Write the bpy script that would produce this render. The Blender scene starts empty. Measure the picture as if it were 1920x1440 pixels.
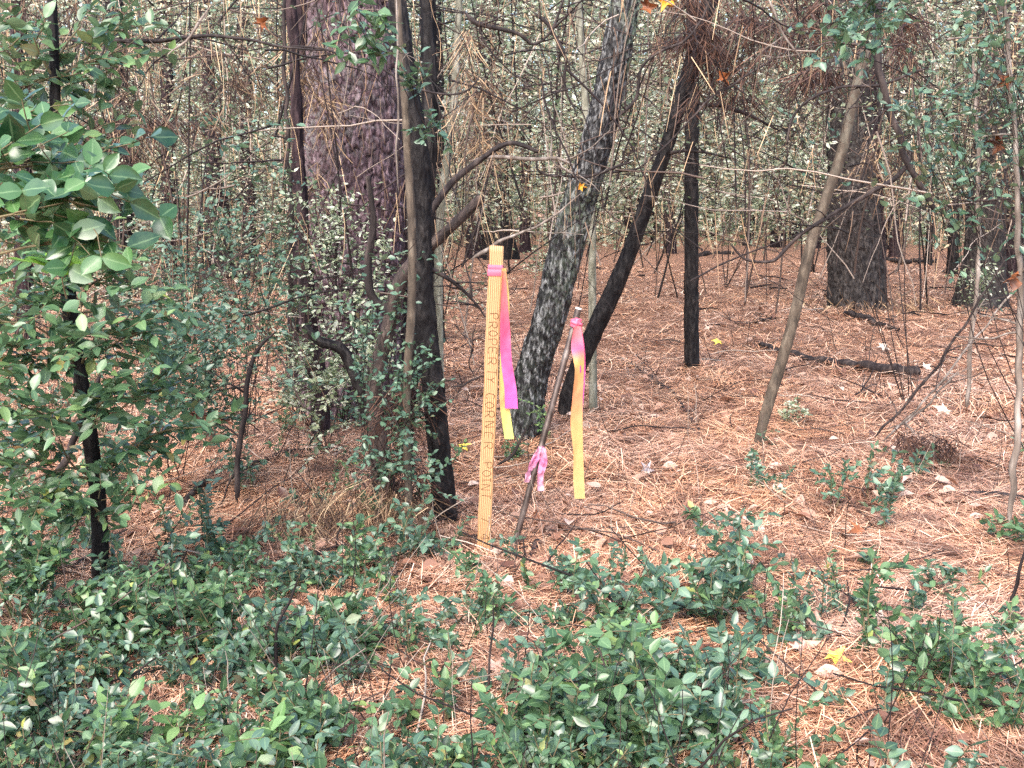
import bpy, math, numpy as np
from mathutils import Vector
sc = bpy.context.scene
# ------------------------------------------------------------------ camera, sky, sun, exposure
H, F = 0.95, 2000.0
PITCH = math.atan(340 / F)
cam = bpy.data.objects.new('camera', bpy.data.cameras.new('camera'))
sc.collection.objects.link(cam)
cam.location = (0, 0, H)
cam.rotation_euler = (math.pi / 2 - PITCH, 0, 0)
cam.data.sensor_width = 36; cam.data.lens = 36 * F / 1920
cam.data.clip_start = 0.05; cam.data.clip_end = 600
sc.camera = cam
SUN_EL, SUN_AZ = math.radians(46), math.radians(205)      # soft light from high behind the camera's left
w = bpy.data.worlds.new('World'); sc.world = w; w.use_nodes = True
nt = w.node_tree
sky = nt.nodes.new('ShaderNodeTexSky'); sky.sky_type = 'NISHITA'; sky.sun_disc = False
sky.sun_elevation = SUN_EL; sky.sun_rotation = SUN_AZ; sky.dust_density = 3.0; sky.air_density = 1.0
bg = nt.nodes['Background']; bg.inputs[1].default_value = 0.15
nt.links.new(sky.outputs[0], bg.inputs[0])
sun = bpy.data.objects.new('sun', bpy.data.lights.new('sun', 'SUN'))
sc.collection.objects.link(sun)
sun.data.energy = 1.35; sun.data.angle = math.radians(45); sun.data.color = (1, 0.95, 0.88)
sd = Vector((math.sin(SUN_AZ) * math.cos(SUN_EL), math.cos(SUN_AZ) * math.cos(SUN_EL), math.sin(SUN_EL)))
sun.rotation_euler = sd.to_track_quat('Z', 'Y').to_euler()
sc.view_settings.view_transform = 'Standard'; sc.view_settings.look = 'None'
sc.view_settings.exposure = 2.1; sc.view_settings.gamma = 1
sc.cycles.max_bounces = 5; sc.cycles.diffuse_bounces = 3; sc.cycles.glossy_bounces = 2
sc.cycles.transmission_bounces = 3; sc.cycles.transparent_max_bounces = 4
sc.cycles.use_denoising = False

rng = np.random.default_rng(11)
cp, sp = math.cos(PITCH), math.sin(PITCH)

# ------------------------------------------------------------------ numpy noise
def _h(ix, iy, iz, s=0):
    n = (ix.astype(np.int64) * 374761393 + iy.astype(np.int64) * 668265263 + iz.astype(np.int64) * 2147483647 + s * 974711)
    n = (n ^ (n >> 13)) * 1274126177
    n = n ^ (n >> 16)
    return (n & 0xffffff) / float(0xffffff)
def vnoise(x, y, z=None, s=0):
    x = np.asarray(x, float); y = np.asarray(y, float); z = np.zeros_like(x) if z is None else np.asarray(z, float)
    ix, iy, iz = np.floor(x), np.floor(y), np.floor(z)
    fx, fy, fz = x - ix, y - iy, z - iz
    fx = fx * fx * (3 - 2 * fx); fy = fy * fy * (3 - 2 * fy); fz = fz * fz * (3 - 2 * fz)
    r = 0
    for dx in (0, 1):
        for dy in (0, 1):
            for dz in (0, 1):
                r = r + _h(ix + dx, iy + dy, iz + dz, s) * (fx if dx else 1 - fx) * (fy if dy else 1 - fy) * (fz if dz else 1 - fz)
    return r
def worley(u, v, wrap, s=0):
    iu, iv = np.floor(u), np.floor(v)
    f1 = np.full(u.shape, 9.0); f2 = np.full(u.shape, 9.0); idc = np.zeros(u.shape)
    for du in (-1, 0, 1):
        for dv in (-1, 0, 1):
            cu, cv = iu + du, iv + dv
            wu = np.mod(cu, wrap)
            px = cu + 0.1 + 0.8 * _h(wu, cv, wu * 0, s); py = cv + 0.1 + 0.8 * _h(wu, cv, wu * 0, s + 7)
            d = np.hypot(u - px, v - py)
            k = _h(wu, cv, wu * 0, s + 13)
            nf1 = d < f1
            f2 = np.where(nf1, f1, np.minimum(f2, d)); idc = np.where(nf1, k, idc); f1 = np.where(nf1, d, f1)
    return f1, f2, idc
def gz(x, y):
    x = np.asarray(x, float); y = np.asarray(y, float)
    return (0.10 * (vnoise(x * .5, y * .5, s=3) - .5) + 0.05 * (vnoise(x * 1.6, y * 1.6, s=4) - .5)
            + 0.022 * (vnoise(x * 6, y * 6, s=5) - .5)) * np.clip((y + 2) / 3, 0, 1)
def at(px, py, Y):
    dx, up = (px - 960) / F, (720 - py) / F
    dy, dz = cp + up * sp, -sp + up * cp
    t = Y / dy
    return np.array([dx * t, Y, H + dz * t])
def grd(px, py):
    dx, up = (px - 960) / F, (720 - py) / F
    d = np.array([dx, cp + up * sp, -sp + up * cp])
    t = H / -d[2]
    for _ in range(6):
        t = (H - float(gz(d[0] * t, d[1] * t))) / -d[2]
    return np.array([d[0] * t, d[1] * t, H + d[2] * t])
def depth(p): return p[1] * cp - (p[2] - H) * sp
def project(p):
    d = p[..., 1] * cp - (p[..., 2] - H) * sp
    u = p[..., 1] * sp + (p[..., 2] - H) * cp
    return 960 + F * p[..., 0] / d, 720 - F * u / d
def nrm(v): return v / (np.linalg.norm(v, axis=-1, keepdims=True) + 1e-9)

# ------------------------------------------------------------------ materials
def mat(name, rough=0.8, spec=0.3):
    m = bpy.data.materials.new(name); m.use_nodes = True
    b = m.node_tree.nodes['Principled BSDF']
    b.inputs['Roughness'].default_value = rough; b.inputs['Specular IOR Level'].default_value = spec
    return m, m.node_tree, b
def nd(t, typ, **kw):
    n = t.nodes.new(typ)
    for k, v in kw.items(): setattr(n, k, v)
    return n
def ramp(t, fac, stops, interp='LINEAR'):
    r = nd(t, 'ShaderNodeValToRGB'); cr = r.color_ramp; cr.interpolation = interp
    while len(cr.elements) < len(stops): cr.elements.new(0.5)
    for e, (p, c) in zip(cr.elements, stops): e.position = p; e.color = (*c, 1)
    t.links.new(fac, r.inputs[0]); return r.outputs[0]
def noise(t, scale, detail=4, vec=None, dist=0.0):
    n = nd(t, 'ShaderNodeTexNoise'); n.inputs['Scale'].default_value = scale; n.inputs['Detail'].default_value = detail
    n.inputs['Distortion'].default_value = dist
    if vec is not None: t.links.new(vec, n.inputs['Vector'])
    return n.outputs[0]
def objvec(t, scale=(1, 1, 1)):
    tc = nd(t, 'ShaderNodeTexCoord'); mp = nd(t, 'ShaderNodeMapping'); mp.inputs['Scale'].default_value = scale
    t.links.new(tc.outputs['Object'], mp.inputs[0]); return mp.outputs[0]
def mix(t, fac, a, b, mode='MIX'):
    m = nd(t, 'ShaderNodeMix', data_type='RGBA', blend_type=mode)
    for s, v in ((0, fac), (6, a), (7, b)):
        if hasattr(v, 'links'): t.links.new(v, m.inputs[s])
        elif isinstance(v, (int, float)): m.inputs[s].default_value = v
        else: m.inputs[s].default_value = (*v, 1)
    return m.outputs[2]
def bump(t, b, h, strength, dist=0.01):
    n = nd(t, 'ShaderNodeBump'); n.inputs['Strength'].default_value = strength; n.inputs['Distance'].default_value = dist
    t.links.new(h, n.inputs['Height']); t.links.new(n.outputs[0], b.inputs['Normal'])
def leafmat(name, stops, rough=0.35, spec=0.5, trans=0.25, veins=True, sides=True):
    m, t, b = mat(name, rough, spec)
    g = nd(t, 'ShaderNodeNewGeometry')
    c = ramp(t, g.outputs['Random Per Island'], stops)
    if veins:
        uv = nd(t, 'ShaderNodeUVMap'); sx = nd(t, 'ShaderNodeSeparateXYZ'); t.links.new(uv.outputs[0], sx.inputs[0])
        a = nd(t, 'ShaderNodeMath', operation='ABSOLUTE'); s_ = nd(t, 'ShaderNodeMath', operation='SUBTRACT'); s_.inputs[1].default_value = .5
        t.links.new(sx.outputs[0], s_.inputs[0]); t.links.new(s_.outputs[0], a.inputs[0])
        f = ramp(t, a.outputs[0], [(0.0, (.55,) * 3), (0.07, (0,) * 3)])
        c = mix(t, f, c, (.22, .34, .16))
        nz = noise(t, 60, 2, objvec(t)); c = mix(t, ramp(t, nz, [(.35, (0,) * 3), (.75, (.35,) * 3)]), c, (.10, .17, .07))
    if sides: c = mix(t, g.outputs['Backfacing'], c, mix(t, 0.45, c, (.16, .26, .14)))
    t.links.new(c, b.inputs['Base Color'])
    rr = ramp(t, g.outputs['Random Per Island'], [(0, (rough * .7,) * 3), (1, (min(1, rough * 1.5),) * 3)])
    t.links.new(rr, b.inputs['Roughness'])
    tr = nd(t, 'ShaderNodeBsdfTranslucent'); t.links.new(c, tr.inputs[0])
    ms = nd(t, 'ShaderNodeMixShader'); ms.inputs[0].default_value = trans
    t.links.new(b.outputs[0], ms.inputs[1]); t.links.new(tr.outputs[0], ms.inputs[2])
    t.links.new(ms.outputs[0], t.nodes['Material Output'].inputs[0]); return m
def barkmat(name, dark, mid, light, lichen=None, rough=0.75, scale=1.0, spec=.35, bs=.9):
    m, t, b = mat(name, rough, spec)
    at_ = nd(t, 'ShaderNodeAttribute', attribute_name='plate')
    v = objvec(t, (1, 1, .35))
    n1 = noise(t, 45 * scale, 8, v, .4); n2 = noise(t, 9 * scale, 5, v)
    c = ramp(t, n1, [(.30, dark), (.5, mid), (.70, light)])
    c = mix(t, ramp(t, at_.outputs['Fac'], [(.12, (.92,) * 3), (.42, (0,) * 3)]), c, dark)  # cracks darkened in colour: darker bark plus shade painted into the recesses
    c = mix(t, ramp(t, n2, [(.42, (0,) * 3), (.65, (.5,) * 3)]), c, mid)
    if lichen:
        l = nd(t, 'ShaderNodeAttribute', attribute_name='lichen')
        n3 = noise(t, 34, 6, objvec(t), .6)
        mm = nd(t, 'ShaderNodeMath', operation='MULTIPLY'); t.links.new(l.outputs['Fac'], mm.inputs[0])
        t.links.new(ramp(t, n3, [(.47, (0,) * 3), (.55, (1,) * 3)]), mm.inputs[1])
        c = mix(t, mm.outputs[0], c, lichen)
    t.links.new(c, b.inputs['Base Color']); bump(t, b, n1, bs, .012); return m
def simple(name, stops, scale=30, rough=.8, spec=.3, island=False, bs=.4, vs=(1, 1, .2)):
    m, t, b = mat(name, rough, spec)
    if island:
        g = nd(t, 'ShaderNodeNewGeometry'); f = g.outputs['Random Per Island']
        t.links.new(ramp(t, f, stops), b.inputs['Base Color'])
    else:
        f = noise(t, scale, 6, objvec(t, vs)); t.links.new(ramp(t, f, stops), b.inputs['Base Color']); bump(t, b, f, bs, .004)
    return m

M = {}
M['leaf'] = leafmat('privet_leaf', [(0, (.015, .038, .018)), (.3, (.035, .080, .036)), (.6, (.062, .125, .056)), (.85, (.10, .185, .085)), (.975, (.16, .25, .08)), (.985, (.30, .33, .07)), (1, (.22, .12, .05))], .30, .6, .22)
M['leaf_blue'] = leafmat('yaupon_leaf', [(0, (.018, .042, .028)), (.4, (.042, .090, .062)), (.8, (.082, .150, .105)), (.98, (.15, .23, .15)), (1, (.18, .10, .05))], .32, .6, .18)
M['leaf_near'] = leafmat('near_privet_leaf', [(0, (.012, .045, .016)), (.4, (.026, .080, .026)), (.8, (.048, .13, .036)), (1, (.085, .19, .05))], .28, .7, .22)
M['leaf_pale'] = leafmat('pale_leaf', [(0, (.09, .19, .05)), (.6, (.17, .30, .11)), (1, (.26, .38, .14))], .42, .5, .3)
M['leaf_far_lit'] = leafmat('far_leaf', [(0, (.04, .06, .03)), (.2, (.14, .18, .09)), (.45, (.36, .42, .25)), (.75, (.62, .67, .50)), (1, (.80, .80, .66))], .30, .7, .5, veins=False)  # pale stops put sky glints and light through the leaves into the colour
M['leaf_tan'] = leafmat('withered_leaf', [(0, (.08, .05, .03)), (.3, (.28, .20, .12)), (.7, (.58, .46, .29)), (1, (.78, .68, .50))], .5, .4, .4, veins=False)
M['leaf_bright'] = leafmat('lime_leaf', [(0, (.10, .28, .02)), (1, (.28, .50, .04))], .35, .5, .35)
M['needle_heap'] = simple('pine_needle', [(0, (.11, .045, .025)), (.25, (.27, .115, .06)), (.5, (.44, .20, .105)), (.75, (.58, .31, .165)), (.93, (.70, .43, .26)), (1, (.80, .60, .45))], rough=.55, spec=.4, island=True)
M['hang'] = simple('hanging_needle', [(0, (.03, .018, .015)), (.4, (.10, .06, .042)), (.75, (.27, .17, .10)), (1, (.50, .36, .22))], rough=.6, spec=.3, island=True)
M['hang_mix'] = simple('brown_needle', [(0, (.015, .009, .008)), (.5, (.055, .032, .025)), (.85, (.16, .10, .065)), (1, (.34, .24, .15))], rough=.6, island=True)
M['hang_dark'] = simple('dark_needle', [(0, (.010, .005, .006)), (.5, (.035, .018, .017)), (1, (.14, .07, .045))], rough=.6, island=True)
def strawmat():
    m, t, b = mat('pine_needle', .5, .4)
    g = nd(t, 'ShaderNodeNewGeometry'); f = g.outputs['Random Per Island']; v = objvec(t)
    c1 = ramp(t, f, [(0, (.05, .02, .014)), (.2, (.24, .10, .055)), (.45, (.56, .27, .15)), (.8, (.76, .43, .25)), (1, (.88, .63, .44))])
    c2 = ramp(t, f, [(0, (.05, .024, .018)), (.2, (.23, .11, .07)), (.45, (.54, .29, .185)), (.8, (.72, .45, .32)), (1, (.84, .63, .49))])
    c = mix(t, ramp(t, noise(t, 1.4, 4, v, .5), [(.40, (0,) * 3), (.60, (1,) * 3)]), c1, c2)
    c = mix(t, ramp(t, noise(t, 4.5, 5, v, .5), [(.50, (0,) * 3), (.66, (.7,) * 3)]), c, (.10, .045, .035))
    t.links.new(c, b.inputs['Base Color']); return m
M['needle'] = strawmat()
M['litter'] = leafmat('dead_leaf', [(0, (.09, .04, .028)), (.35, (.26, .13, .085)), (.7, (.38, .23, .165)), (1, (.54, .40, .33))], .5, .4, .12, veins=False, sides=False)
M['twig'] = simple('twig_bark', [(.3, (.008, .005, .005)), (.5, (.018, .012, .012)), (.72, (.065, .048, .043))], 40)
M['twig_pale'] = simple('pale_twig_bark', [(.3, (.05, .037, .03)), (.5, (.14, .112, .094)), (.72, (.32, .28, .25))], 40)
M['twig_mix'] = simple('thicket_twig', [(0, (.006, .004, .004)), (.5, (.022, .014, .014)), (.8, (.08, .055, .045)), (1, (.42, .34, .28))], island=True)
M['stem'] = simple('green_stem', [(.3, (.07, .055, .03)), (.6, (.16, .13, .07))], 40)
M['bark_pine'] = barkmat('purple_pine_bark', (.006, .003, .004), (.065, .040, .047), (.24, .165, .185), lichen=(.30, .30, .29), scale=1.4, spec=.2)
M['bark_grey'] = barkmat('grey_pine_bark', (.006, .005, .006), (.026, .022, .022), (.085, .073, .068), lichen=(.12, .115, .10), spec=.2)
M['bark_black'] = barkmat('black_wet_bark', (.003, .002, .003), (.009, .0075, .008), (.034, .029, .028), rough=.62, spec=.15)
M['bark_lichen'] = barkmat('lichened_glint_bark', (.002, .002, .002), (.012, .011, .012), (.26, .26, .26), lichen=(.30, .38, .26), scale=1.5, rough=.55, spec=.25)  # pale third tone paints wet glints as white flecks, beside real lichen
M['bark_purple'] = barkmat('far_bark', (.007, .004, .006), (.022, .013, .016), (.07, .045, .048), spec=.15)
M['bark_sapling'] = barkmat('sapling_bark', (.025, .018, .013), (.068, .050, .036), (.15, .12, .09), lichen=(.19, .20, .16), bs=.35)
M['bark_brown'] = barkmat('gnarled_brown_bark', (.009, .006, .005), (.034, .022, .019), (.10, .072, .058))
M['bark_palegreen'] = barkmat('pale_sapling_bark', (.08, .075, .055), (.17, .165, .125), (.32, .31, .26), bs=.25)
# ground
m, t, b = mat('forest_floor', .9, .2)
v = objvec(t)
n1 = noise(t, 55, 8, objvec(t, (1, 2.2, 1)), 1.2); n2 = noise(t, 3.0, 4, v); n3 = noise(t, 14, 5, v)
c = ramp(t, n1, [(.3, (.06, .025, .018)), (.48, (.28, .135, .085)), (.60, (.56, .32, .21)), (.8, (.78, .56, .43))])
c = mix(t, ramp(t, n2, [(.4, (0,) * 3), (.7, (.45,) * 3)]), c, (.36, .20, .14))
c = mix(t, ramp(t, n3, [(.56, (0,) * 3), (.7, (.6,) * 3)]), c, (.10, .05, .035))
t.links.new(c, b.inputs['Base Color']); bump(t, b, n1, 1.0, .02); M['floor'] = m
# stake wood
m, t, b = mat('pine_lath', .65, .3)
wv = nd(t, 'ShaderNodeTexWave', bands_direction='X'); wv.inputs['Scale'].default_value = 58; wv.inputs['Distortion'].default_value = 2.2
wv.inputs['Detail'].default_value = 3; wv.inputs['Detail Scale'].default_value = .6
t.links.new(objvec(t, (1, 1, .05)), wv.inputs['Vector'])
c = ramp(t, wv.outputs[0], [(.1, (.23, .11, .042)), (.4, (.36, .20, .09)), (1, (.47, .285, .145))])
c = mix(t, ramp(t, noise(t, 9, 3, objvec(t, (1, 1, .4))), [(.4, (0,) * 3), (.7, (.5,) * 3)]), c, (.42, .24, .13))
c = mix(t, ramp(t, noise(t, 26, 5, objvec(t, (1, 1, .5))), [(.56, (0,) * 3), (.72, (.55,) * 3)]), c, (.20, .11, .06))
t.links.new(c, b.inputs['Base Color']); bump(t, b, wv.outputs[0], .25, .002); M['lath'] = m
M['ink'] = simple('faded_marker_ink', [(.35, (.05, .025, .014)), (.7, (.14, .07, .03))], 90, .8, .1, bs=0)
m, t, b = mat('rusted_steel', .38, .6); b.inputs['Metallic'].default_value = .55
t.links.new(ramp(t, noise(t, 50, 6, objvec(t, (1, 1, .4))), [(.35, (.05, .035, .03)), (.55, (.12, .09, .08)), (.75, (.25, .22, .20))]), b.inputs['Base Color']); M['steel'] = m
def tapemat(name, stops, fac_v=True):
    m, t, b = mat(name, .35, .5)
    uv = nd(t, 'ShaderNodeUVMap'); sx = nd(t, 'ShaderNodeSeparateXYZ'); t.links.new(uv.outputs[0], sx.inputs[0])
    nn = noise(t, 14, 2, objvec(t)); a = nd(t, 'ShaderNodeMath', operation='MULTIPLY_ADD')
    a.inputs[1].default_value = .18; t.links.new(nn, a.inputs[0]); t.links.new(sx.outputs[1], a.inputs[2])
    c = ramp(t, a.outputs[0], stops); t.links.new(c, b.inputs['Base Color'])
    tr = nd(t, 'ShaderNodeBsdfTranslucent'); t.links.new(c, tr.inputs[0])
    ms = nd(t, 'ShaderNodeMixShader'); ms.inputs[0].default_value = .3
    t.links.new(b.outputs[0], ms.inputs[1]); t.links.new(tr.outputs[0], ms.inputs[2])
    t.links.new(ms.outputs[0], t.nodes['Material Output'].inputs[0]); return m
PINK, MAG, YEL, ORG, LIM = (.62, .08, .17), (.58, .11, .38), (.66, .37, .13), (.64, .20, .09), (.56, .58, .17)
M['tape_pink'] = tapemat('pink_tape', [(.0, (.66, .30, .12)), (.25, (.64, .15, .16)), (.5, PINK), (.75, (.62, .09, .25)), (1, MAG)])
M['tape_yellow'] = tapemat('yellow_tape', [(.0, YEL), (.3, (.64, .45, .14)), (.6, LIM), (.85, (.66, .33, .13)), (1, LIM)])
M['tape_long'] = tapemat('orange_tape', [(.0, ORG), (.2, (.62, .13, .27)), (.32, (.68, .38, .13)), (.5, (.64, .24, .12)), (.72, (.66, .34, .13)), (1, (.66, .38, .16))])
M['tape_rose'] = tapemat('rose_tape', [(.0, (.70, .09, .19)), (1, (.74, .17, .25))])
M['tape_faded'] = tapemat('faded_pink_tape', [(.0, (.66, .38, .42)), (.4, (.60, .16, .32)), (1, (.68, .33, .43))])

# ------------------------------------------------------------------ mesh helpers
def link(name, V, Fq, m, parent=None, uv=None, attrs=None, smooth=False):
    """V (n,3); Fq: (m,4) or (m,3) index array or a list of them"""
    if not isinstance(Fq, list): Fq = [Fq]
    Fq = [f for f in Fq if len(f)]
    me = bpy.data.meshes.new(name)
    V = np.asarray(V, np.float32)
    off = np.zeros(3, np.float32)
    me.vertices.add(len(V)); me.vertices.foreach_set('co', V.ravel())
    loops = np.concatenate([f.ravel() for f in Fq]).astype(np.int32)
    tot = np.concatenate([np.full(len(f), f.shape[1]) for f in Fq]).astype(np.int32)
    st = np.concatenate([[0], np.cumsum(tot)[:-1]]).astype(np.int32)
    me.loops.add(len(loops)); me.loops.foreach_set('vertex_index', loops)
    me.polygons.add(len(tot)); me.polygons.foreach_set('loop_start', st); me.polygons.foreach_set('loop_total', tot)
    if uv is not None:
        l = me.uv_layers.new(name='UVMap'); l.data.foreach_set('uv', np.asarray(uv, np.float32)[loops].ravel())
    if attrs:
        for k, a in attrs.items():
            at_ = me.attributes.new(k, 'FLOAT', 'POINT'); at_.data.foreach_set('value', np.asarray(a, np.float32).ravel())
    me.update(calc_edges=True)
    if smooth: me.polygons.foreach_set('use_smooth', np.ones(len(tot), bool))
    me.materials.append(m)
    o = bpy.data.objects.new(name, me); sc.collection.objects.link(o)
    if parent is not None:
        o.parent = parent
        o.matrix_parent_inverse = parent_inv(parent)
    return o
def parent_inv(p):
    from mathutils import Matrix
    return Matrix.Translation(-Vector(p.location)) if p.type == 'EMPTY' else Matrix.Identity(4)
def tag(o, label, cat=None, group=None, kind=None):
    o['label'] = label
    if cat: o['category'] = cat
    if group: o['group'] = group
    if kind: o['kind'] = kind
    return o
def thing(name, loc, label, cat, group=None):
    o = bpy.data.objects.new(name, None); sc.collection.objects.link(o)
    o.location = tuple(float(q) for q in loc); o.empty_display_size = .1
    return tag(o, label, cat, group)
class Acc:
    def __init__(s): s.V = []; s.F = []; s.U = []; s.n = 0
    def add(s, V, Fc, U=None):
        V = V.reshape(-1, 3); s.V.append(V); s.F.append(Fc + s.n); s.n += len(V)
        s.U.append(np.zeros((len(V), 2)) if U is None else U.reshape(-1, 2))
    def link(s, name, m, parent=None, smooth=False):
        if not s.V: return None
        by = {}
        for f in s.F: by.setdefault(f.shape[1], []).append(f)
        return link(name, np.concatenate(s.V), [np.concatenate(x) for x in by.values()], m, parent, np.concatenate(s.U), smooth=smooth)
def resample(P, k):
    """smooth (K0,D) control list to k points"""
    P = np.asarray(P, float)
    d = np.concatenate([[0], np.cumsum(np.linalg.norm(np.diff(P[:, :3], axis=0), axis=1) + 1e-6)])
    s = np.linspace(0, d[-1], k)
    m = np.gradient(P, d, axis=0) if len(P) > 2 else np.repeat([(P[1] - P[0]) / d[-1]], 2, 0)
    i = np.clip(np.searchsorted(d, s) - 1, 0, len(P) - 2)
    h = (d[i + 1] - d[i])[:, None]; t_ = ((s - d[i])[:, None]) / h
    return ((2 * t_**3 - 3 * t_**2 + 1) * P[i] + (t_**3 - 2 * t_**2 + t_) * h * m[i] + (-2 * t_**3 + 3 * t_**2) * P[i + 1] + (t_**3 - t_**2) * h * m[i + 1])
def tubes(acc, P, R, sides=4):
    """P (N,K,3), R (N,K)"""
    N, K, _ = P.shape
    if N == 0: return
    T = nrm(np.gradient(P, axis=1))
    ref = np.where(np.abs(T[:, :1, 2:3]) > .8, np.array([1., 0, 0]), np.array([0, 0, 1.]))
    A = nrm(np.cross(T, np.broadcast_to(ref, T.shape))); B = np.cross(T, A)
    a = np.arange(sides) * 2 * np.pi / sides
    V = P[:, :, None] + R[:, :, None, None] * (A[:, :, None] * np.cos(a)[:, None] + B[:, :, None] * np.sin(a)[:, None])
    i = (np.arange(N)[:, None, None] * K + np.arange(K - 1)[None, :, None]) * sides
    j = np.arange(sides)[None, None]; j2 = (j + 1) % sides
    q = np.stack([i + j, i + j2, i + sides + j2, i + sides + j], -1).reshape(-1, 4)
    acc.add(V, q)
def wander(P0, D, L, K, jit, droop=0.0, rg=None):
    """grow N polylines from P0 along D for length L"""
    rg = rg or rng; N = len(P0)
    P = np.zeros((N, K, 3)); P[:, 0] = P0; D = nrm(D.copy()); st = (L / (K - 1))[:, None]
    for k in range(1, K):
        D = nrm(D + rg.normal(0, jit, (N, 3)) + np.array([0, 0, -droop]))
        P[:, k] = P[:, k - 1] + D * st
    return P
T_HI = (np.array([0, .16, .36, .58, .8, 1.]), np.array([.06, .62, 1., .95, .58, .02]))
T_MD = (np.array([0, .32, .68, 1.]), np.array([.08, 1., .8, .03]))
def leaves(acc, P, A, N, L, W, lod=1, fold=.25, curl=.15, rg=None):
    n = len(P)
    if n == 0: return
    rg = rg or rng
    A = nrm(A); S = nrm(np.cross(A, N)); N = np.cross(S, A)
    L = np.broadcast_to(L, (n,)); W = np.broadcast_to(W, (n,))
    cu = curl * (rg.random(n) * 1.6 - .3); fo = fold * (.4 + rg.random(n))
    if lod == 0:
        t = np.array([0, .45, 1, .45]); s = np.array([0, .5, 0, -.5])
        V = P[:, None] + A[:, None] * (t * L[:, None])[..., None] + S[:, None] * (s * W[:, None])[..., None] + N[:, None] * ((fo[:, None] * np.abs(s) * W[:, None]) - cu[:, None] * t**2 * L[:, None])[..., None]
        b = np.arange(n)[:, None] * 4
        acc.add(V, np.concatenate([b + np.array([0, 1, 2]), b + np.array([0, 2, 3])]), np.tile(np.stack([s + .5, t], -1), (n, 1)))
        return
    t, wd = T_HI if lod == 2 else T_MD
    R = len(t); s = np.array([-1., 0, 1.])
    tt = np.repeat(t, 3); ss = np.tile(s, R) * np.repeat(wd, 3) * .5
    jag = ss[None] * (1 + (rg.random((n, R * 3)) - .5) * .22)
    wav = (rg.random((n, R * 3)) - .5) * .05
    V = P[:, None] + A[:, None] * (tt * L[:, None])[..., None] + S[:, None] * (jag * W[:, None])[..., None] \
        + N[:, None] * (fo[:, None] * np.abs(ss) * 1.4 * W[:, None] - cu[:, None] * tt**2 * L[:, None] + wav * L[:, None])[..., None]
    i = (np.arange(R - 1)[:, None] * 3 + np.array([0, 1])[None]).ravel()
    q = np.stack([i, i + 1, i + 4, i + 3], -1)
    U = np.stack([np.tile(s * .5 + .5, R), tt], -1)
    acc.add(V, (np.arange(n)[:, None, None] * (R * 3) + q[None]).reshape(-1, 4), np.tile(U, (n, 1)))
def twig_leaves(acc, P, leaf, m, start=.15, lod=1, up=.9, rg=None, asp=.52, pitch=.0, fy=-.25):
    """opposite leaf pairs on polylines P (N,K,3)"""
    rg = rg or rng; N, K, _ = P.shape
    s = np.linspace(start, 1, m)[None] + (rg.random((N, m)) - .5) * .3 / m
    s = np.clip(s, 0, .999) * (K - 1); i = np.minimum(s.astype(int), K - 2); f = (s - i)[..., None]
    r = np.arange(N)[:, None]
    X = P[r, i] * (1 - f) + P[r, i + 1] * f; T = nrm(P[r, i + 1] - P[r, i])
    X = X.reshape(-1, 3); T = T.reshape(-1, 3); n = len(X)
    side = nrm(np.cross(T, np.array([0, 0, 1.])) + rg.normal(0, .35, (n, 3)))
    for sg in (-1, 1):
        A = nrm(side * sg * .85 + T * .55 + rg.normal(0, .25, (n, 3)) + np.array([0, 0, pitch]))
        Nn = nrm(np.array([0, fy, up]) + rg.normal(0, .42, (n, 3)))
        L = leaf * (.65 + .6 * rg.random(n))
        leaves(acc, X, A, Nn, L, L * asp * (.8 + .4 * rg.random(n)), lod, rg=rg)
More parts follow.
